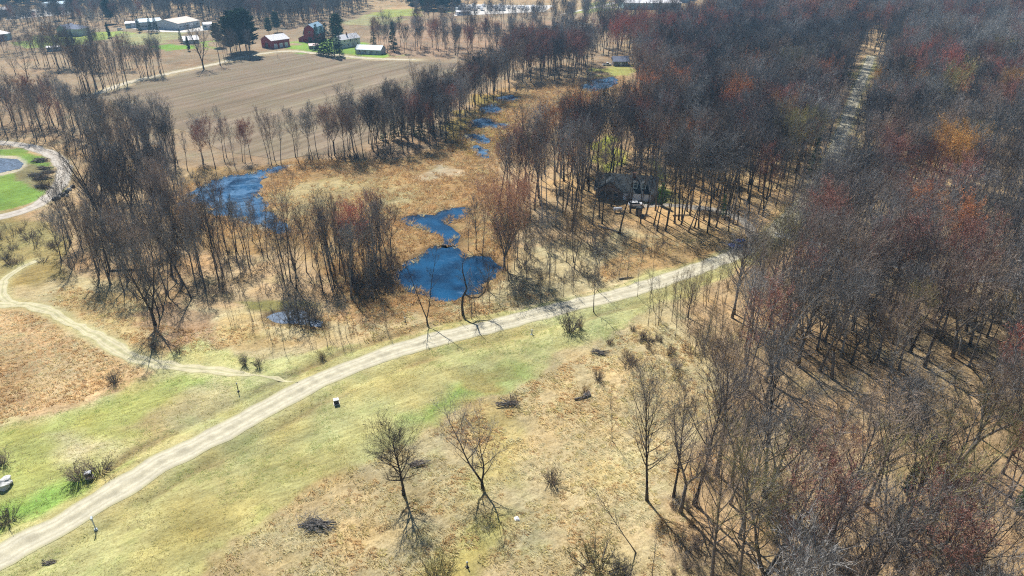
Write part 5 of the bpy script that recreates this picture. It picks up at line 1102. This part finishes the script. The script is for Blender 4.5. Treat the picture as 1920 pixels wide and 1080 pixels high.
c1 = car('yard_car', 'dark car parked in the industrial yard at the far top left', 'car', 44, 27, 1.2, 'darkcar'); c1['group'] = 'dark cars in the far industrial yard'
for k in range(46):
    px = rt.uniform(16, 150); py = 34 - (px - 16) * .11 + rt.uniform(-7, 3); x, y = gp(px, py); copytree(c1 if k % 4 == 0 else c0, (x, y, .1), rt.choice([.3, 1.8]) + rt.uniform(-.1, .1))
c2 = copytree(c0, (*gp(226, 57), .1), .2); c2['label'] = 'pale vehicle on the paved yard left of the grey warehouse'; del c2['group']

# ---------------------------------------------------------------- small things near the road
def ground_z(x, y): return float(hz(np.array([x]), np.array([y]))[0])
def utility_box(px, py, lb, s=1.0):
    x, y = gp(px, py); e = empty('utility_box', (x, y, ground_z(x, y)), R(20), s); tag(e, lb, 'utility box')
    m = MB(); m.box((0, 0, .05), (1.25, 1.05, .2)); m.build('base', M_['concrete'], e)
    m = MB(); m.box((0, 0, .62), (1.0, .85, .96)); m.box((0, -.44, .62), (.8, .03, .8)); m.build('cabinet', M_['dark'], e)
    m = MB(); m.box((0, 0, 1.15), (1.08, .93, .10)); m.box((0, 0, 1.22), (.8, .7, .06)); m.build('lid', M_['white'], e)
utility_box(631, 757, 'dark cabinet with a white lid on the green verge right of the dirt road', .85)
utility_box(167, 893, 'dark cabinet with a white lid standing between brown shrubs', .85)
def post(px, py, lb, nm, h=1.6, head='box', col='wood'):
    x, y = gp(px, py); e = empty(nm, (x, y, ground_z(x, y) - .05), R(30)); tag(e, lb, nm.replace('_', ' '))
    m = MB(); m.box((0, 0, h / 2), (.14, .14, h)); m.box((0, 0, .12), (.5, .5, .22), taper=.6); m.build('post', M_[col], e)
    m = MB()
    if head == 'mailbox': m.prism([(-.15, h), (.15, h), (.15, h + .2), (.08, h + .3), (-.08, h + .3), (-.15, h + .2)], -.3, .3)
    elif head == 'sign': m.box((0, -.09, h - .25), (.45, .04, .5))
    else: m.box((0, 0, h + .04), (.24, .24, .12), taper=.5)
    m.build({'mailbox': 'mailbox', 'sign': 'sign_plate'}.get(head, 'cap'), M_['grey' if head != 'sign' else 'white'], e)
post(179, 991, 'tall post with a pale box on top beside the near end of the dirt road', 'marker_post', 2.1, 'mailbox', 'grey')
post(447, 734, 'dark thin post with a cap on the verge left of the dirt road', 'marker_post', 1.9, 'cap', 'dark')
post(997, 626, 'short post with a small white plate on the right verge of the dirt road', 'marker_post', 1.3, 'sign', 'grey')
post(876, 1062, 'short dark stump-like post in the straw near the bottom edge', 'marker_post', 1.0, 'cap', 'dark')
post(760, 605, 'short dark post in the reeds between pond and dirt road', 'marker_post', 1.1, 'cap', 'dark')
def rock(px, py, s, lb, col='rock', flat=.65, nm='boulder', seed=1):
    x, y = gp(px, py); rg = random.Random(seed); import bmesh
    bm = bmesh.new(); bmesh.ops.create_icosphere(bm, subdivisions=3, radius=1)
    for v in bm.verts:
        n = v.co.normalized(); k = 1 + .22 * math.sin(3.1 * n.x + seed) * math.cos(2.7 * n.y + seed * 2) + .14 * math.sin(7 * n.z + 5 * n.x + seed) + rg.uniform(-.04, .04)
        v.co = Vector((n.x * k * s, n.y * k * s * .8, n.z * k * s * flat)); v.co.x = round(v.co.x / (s * .18)) * s * .18 * .35 + v.co.x * .65
    me = bpy.data.meshes.new(nm); bm.to_mesh(me); bm.free(); me.materials.append(M_[col]); o = link(bpy.data.objects.new(nm, me)); o.location = (x, y, ground_z(x, y) + s * flat * .5); o.rotation_euler = (0, 0, seed)
    return tag(o, lb, 'boulder' if nm == 'boulder' else 'rock')
rock(10, 912, 1.25, 'big pale boulder at the left edge of the photo', seed=2)
rock(1101, 738, .75, 'pale tan boulder beside a small shrub in the straw meadow', 'tanroof', .6, seed=4)
rock(969, 973, .45, 'small white stone in the shadow of the forked tree', 'white', .5, 'stone', 5)
for k, (px, py, s) in enumerate([(104, 375, .8), (110, 372, .8), (115, 368, .85), (120, 366, .7), (125, 362, .8), (131, 357, .75), (137, 352, .8), (127, 368, .6)]):
    o = rock(px, py, s, 'dark block in the line of blocks outside the curve of the gravel track', 'dark' if k % 2 == 0 else 'rock', .8, 'boulder', 7 + k)
    o['group'] = 'blocks lining the curved gravel track'; o['label'] = 'rough block in the line of blocks outside the curve of the gravel track'
def brush_pile(px, py, s, lb, col='dark', n=90, seed=1, mound=True):
    x, y = gp(px, py); rg = random.Random(seed); e = empty('brush_pile', (x, y, ground_z(x, y)), rg.uniform(-.3, .3), s); tag(e, lb, 'brush pile')
    m = MB(); T = Tris()
    for k in range(16):
        a = rg.uniform(-.5, .5) + (3.14 if rg.random() < .5 else 0); c = Vector((rg.uniform(-1.2, 1.2), rg.uniform(-.7, .7), rg.uniform(.1, .6))); d = Vector((math.cos(a), math.sin(a), rg.uniform(-.1, .2))) * rg.uniform(.8, 1.5)
        m.tube([c - d, c, c + d], [.09, .08, .04], 5)
    for k in range(n):
        c = Vector((rg.gauss(0, .9), rg.gauss(0, .45), 0)); c.z = max(0, .75 - .35 * c.length) * rg.random() + .05; a = rg.uniform(0, 6.28)
        fine(rg, T, c, Vector((math.cos(a), math.sin(a) * .6, rg.uniform(-.05, .45))).normalized(), rg.uniform(.6, 1.4), 4, 3, .05, .03, 0)
    m.build('logs', BARK[col if col in BARK else 'grey'], e); me = tri_mesh('sticks', T, TW[col]); link(bpy.data.objects.new('sticks', me), e)
brush_pile(590, 985, 1.25, 'big pile of cut brush on the straw meadow left of the dark tree', 'grey', 130, 1)
brush_pile(785, 868, .8, 'small dark brush pile just right of the dark dense tree', 'brown', 70, 2)
brush_pile(950, 758, 1.0, 'grey brush pile on the boundary of green verge and straw meadow', 'grey', 40, 3)
brush_pile(1125, 662, .9, 'grey brush pile at the upper end of the straw meadow', 'grey', 40, 4)
brush_pile(92, 1052, .5, 'tiny brown heap on the verge at the bottom left', 'brown', 60, 5)
brush_pile(1207, 405, .9, 'heap of logs in front of the dark-roofed house', 'grey', 30, 6)
brush_pile(1715, 985, 1.2, 'heap of cut brown branches beside the bright red budding tree', 'brown', 90, 7)
for k, (px, py, s) in enumerate([(75, 303, 1.6), (84, 317, 1.3), (70, 330, 1.5), (80, 336, 1.4), (92, 324, 1.1), (84, 352, 1.5)]):
    brush_pile(px, py, s, 'low grey-brown heap on the rough ground inside the curved track', 'brown' if k % 2 else 'grey', 60, 20 + k)
    C.objects[-1]
for o in C.objects:
    if o.get('label', '').startswith('low grey-brown heap'): o['group'] = 'heaps inside the curved track'
def log(px, py, a, Ln, r, lb, col='grey', z=.2):
    x, y = gp(px, py); m = MB(); d = Vector((math.cos(a), math.sin(a), 0)) * Ln / 2; rg = random.Random(int(px))
    m.tube([-d, -d * .3 + Vector((0, 0, .08)), d * .4, d], [r, r * .9, r * .7, r * .4], 8)
    for k in range(5): c = d * rg.uniform(-.5, .9); b = Vector((rg.uniform(-1, 1), rg.uniform(-1, 1), rg.uniform(.1, .9))) * .9; m.tube([c, c + b], [r * .35, r * .1], 4)
    o = m.build('fallen_log', BARK[col]); o.location = (x, y, ground_z(x, y) + z); tag(o, lb, 'log')
log(1090, 746, .3, 2.6, .2, 'fallen log beside the pale tan boulder'); log(845, 466, .02, 9, .25, 'dark log lying across the narrow neck of the pond', 'dark', .35)
log(1175, 520, .25, 4, .2, 'grey log on the bank above the dirt road', 'grey'); log(240, 506, .1, 9, .25, 'long fallen trunk in the grass at the left end of the thicket', 'dark')
log(1145, 430, -.7, 8, .2, 'pale fallen trunk on the slope below the house', 'pale'); log(1280, 404, .1, 6, .2, 'fallen trunk among the trees right of the house', 'grey')
x, y = gp(1158, 398); e = empty('storage_tank', (x, y, 0), .05); tag(e, 'small white tank on legs in the yard before the house', 'tank')
m = MB(); m.tube([(-1.3, 0, 1.05), (-1.15, 0, 1.05), (1.15, 0, 1.05), (1.3, 0, 1.05)], [.3, .55, .55, .3], 16); m.build('tank', M_['white'], e)
for s in (-.8, .8): m = MB(); m.box((s, 0, .3), (.12, .8, .7)); m.build('leg', M_['dark'], e)
x, y = gp(1197, 403); e = empty('outhouse', (x, y, 0), .1); tag(e, 'narrow dark upright hut in the yard before the house', 'hut')
m = MB(); m.box((0, 0, 1.1), (1.5, 1.4, 2.2)); m.build('wall', M_['dark'], e); m = MB(); m.prism([(-.95, 2.21), (.95, 2.21), (.95, 2.35), (-.95, 2.6)], -.9, .9); m.build('roof', M_['shingle'], e); m = MB(); m.box((0, -.72, 1.05), (.8, .05, 1.9)); m.build('door', M_['wood'], e)

# ---------------------------------------------------------------- haze
m = bpy.data.materials.new('haze_air'); m.use_nodes = True; t = m.node_tree; t.nodes.clear()
pv = t.nodes.new('ShaderNodeVolumePrincipled'); pv.inputs['Density'].default_value = 0.0002; pv.inputs['Color'].default_value = (0.36, 0.68, 1.0, 1); pv.inputs['Anisotropy'].default_value = 0.2
ou = t.nodes.new('ShaderNodeOutputMaterial'); t.links.new(pv.outputs[0], ou.inputs['Volume'])
mb = MB(); mb.box((0, 1850, 38.5), (9600, 4700, 81)); o = mb.build('haze', m); tag(o, kind='stuff', label='thin bluish haze filling the air over the land', cat='haze')
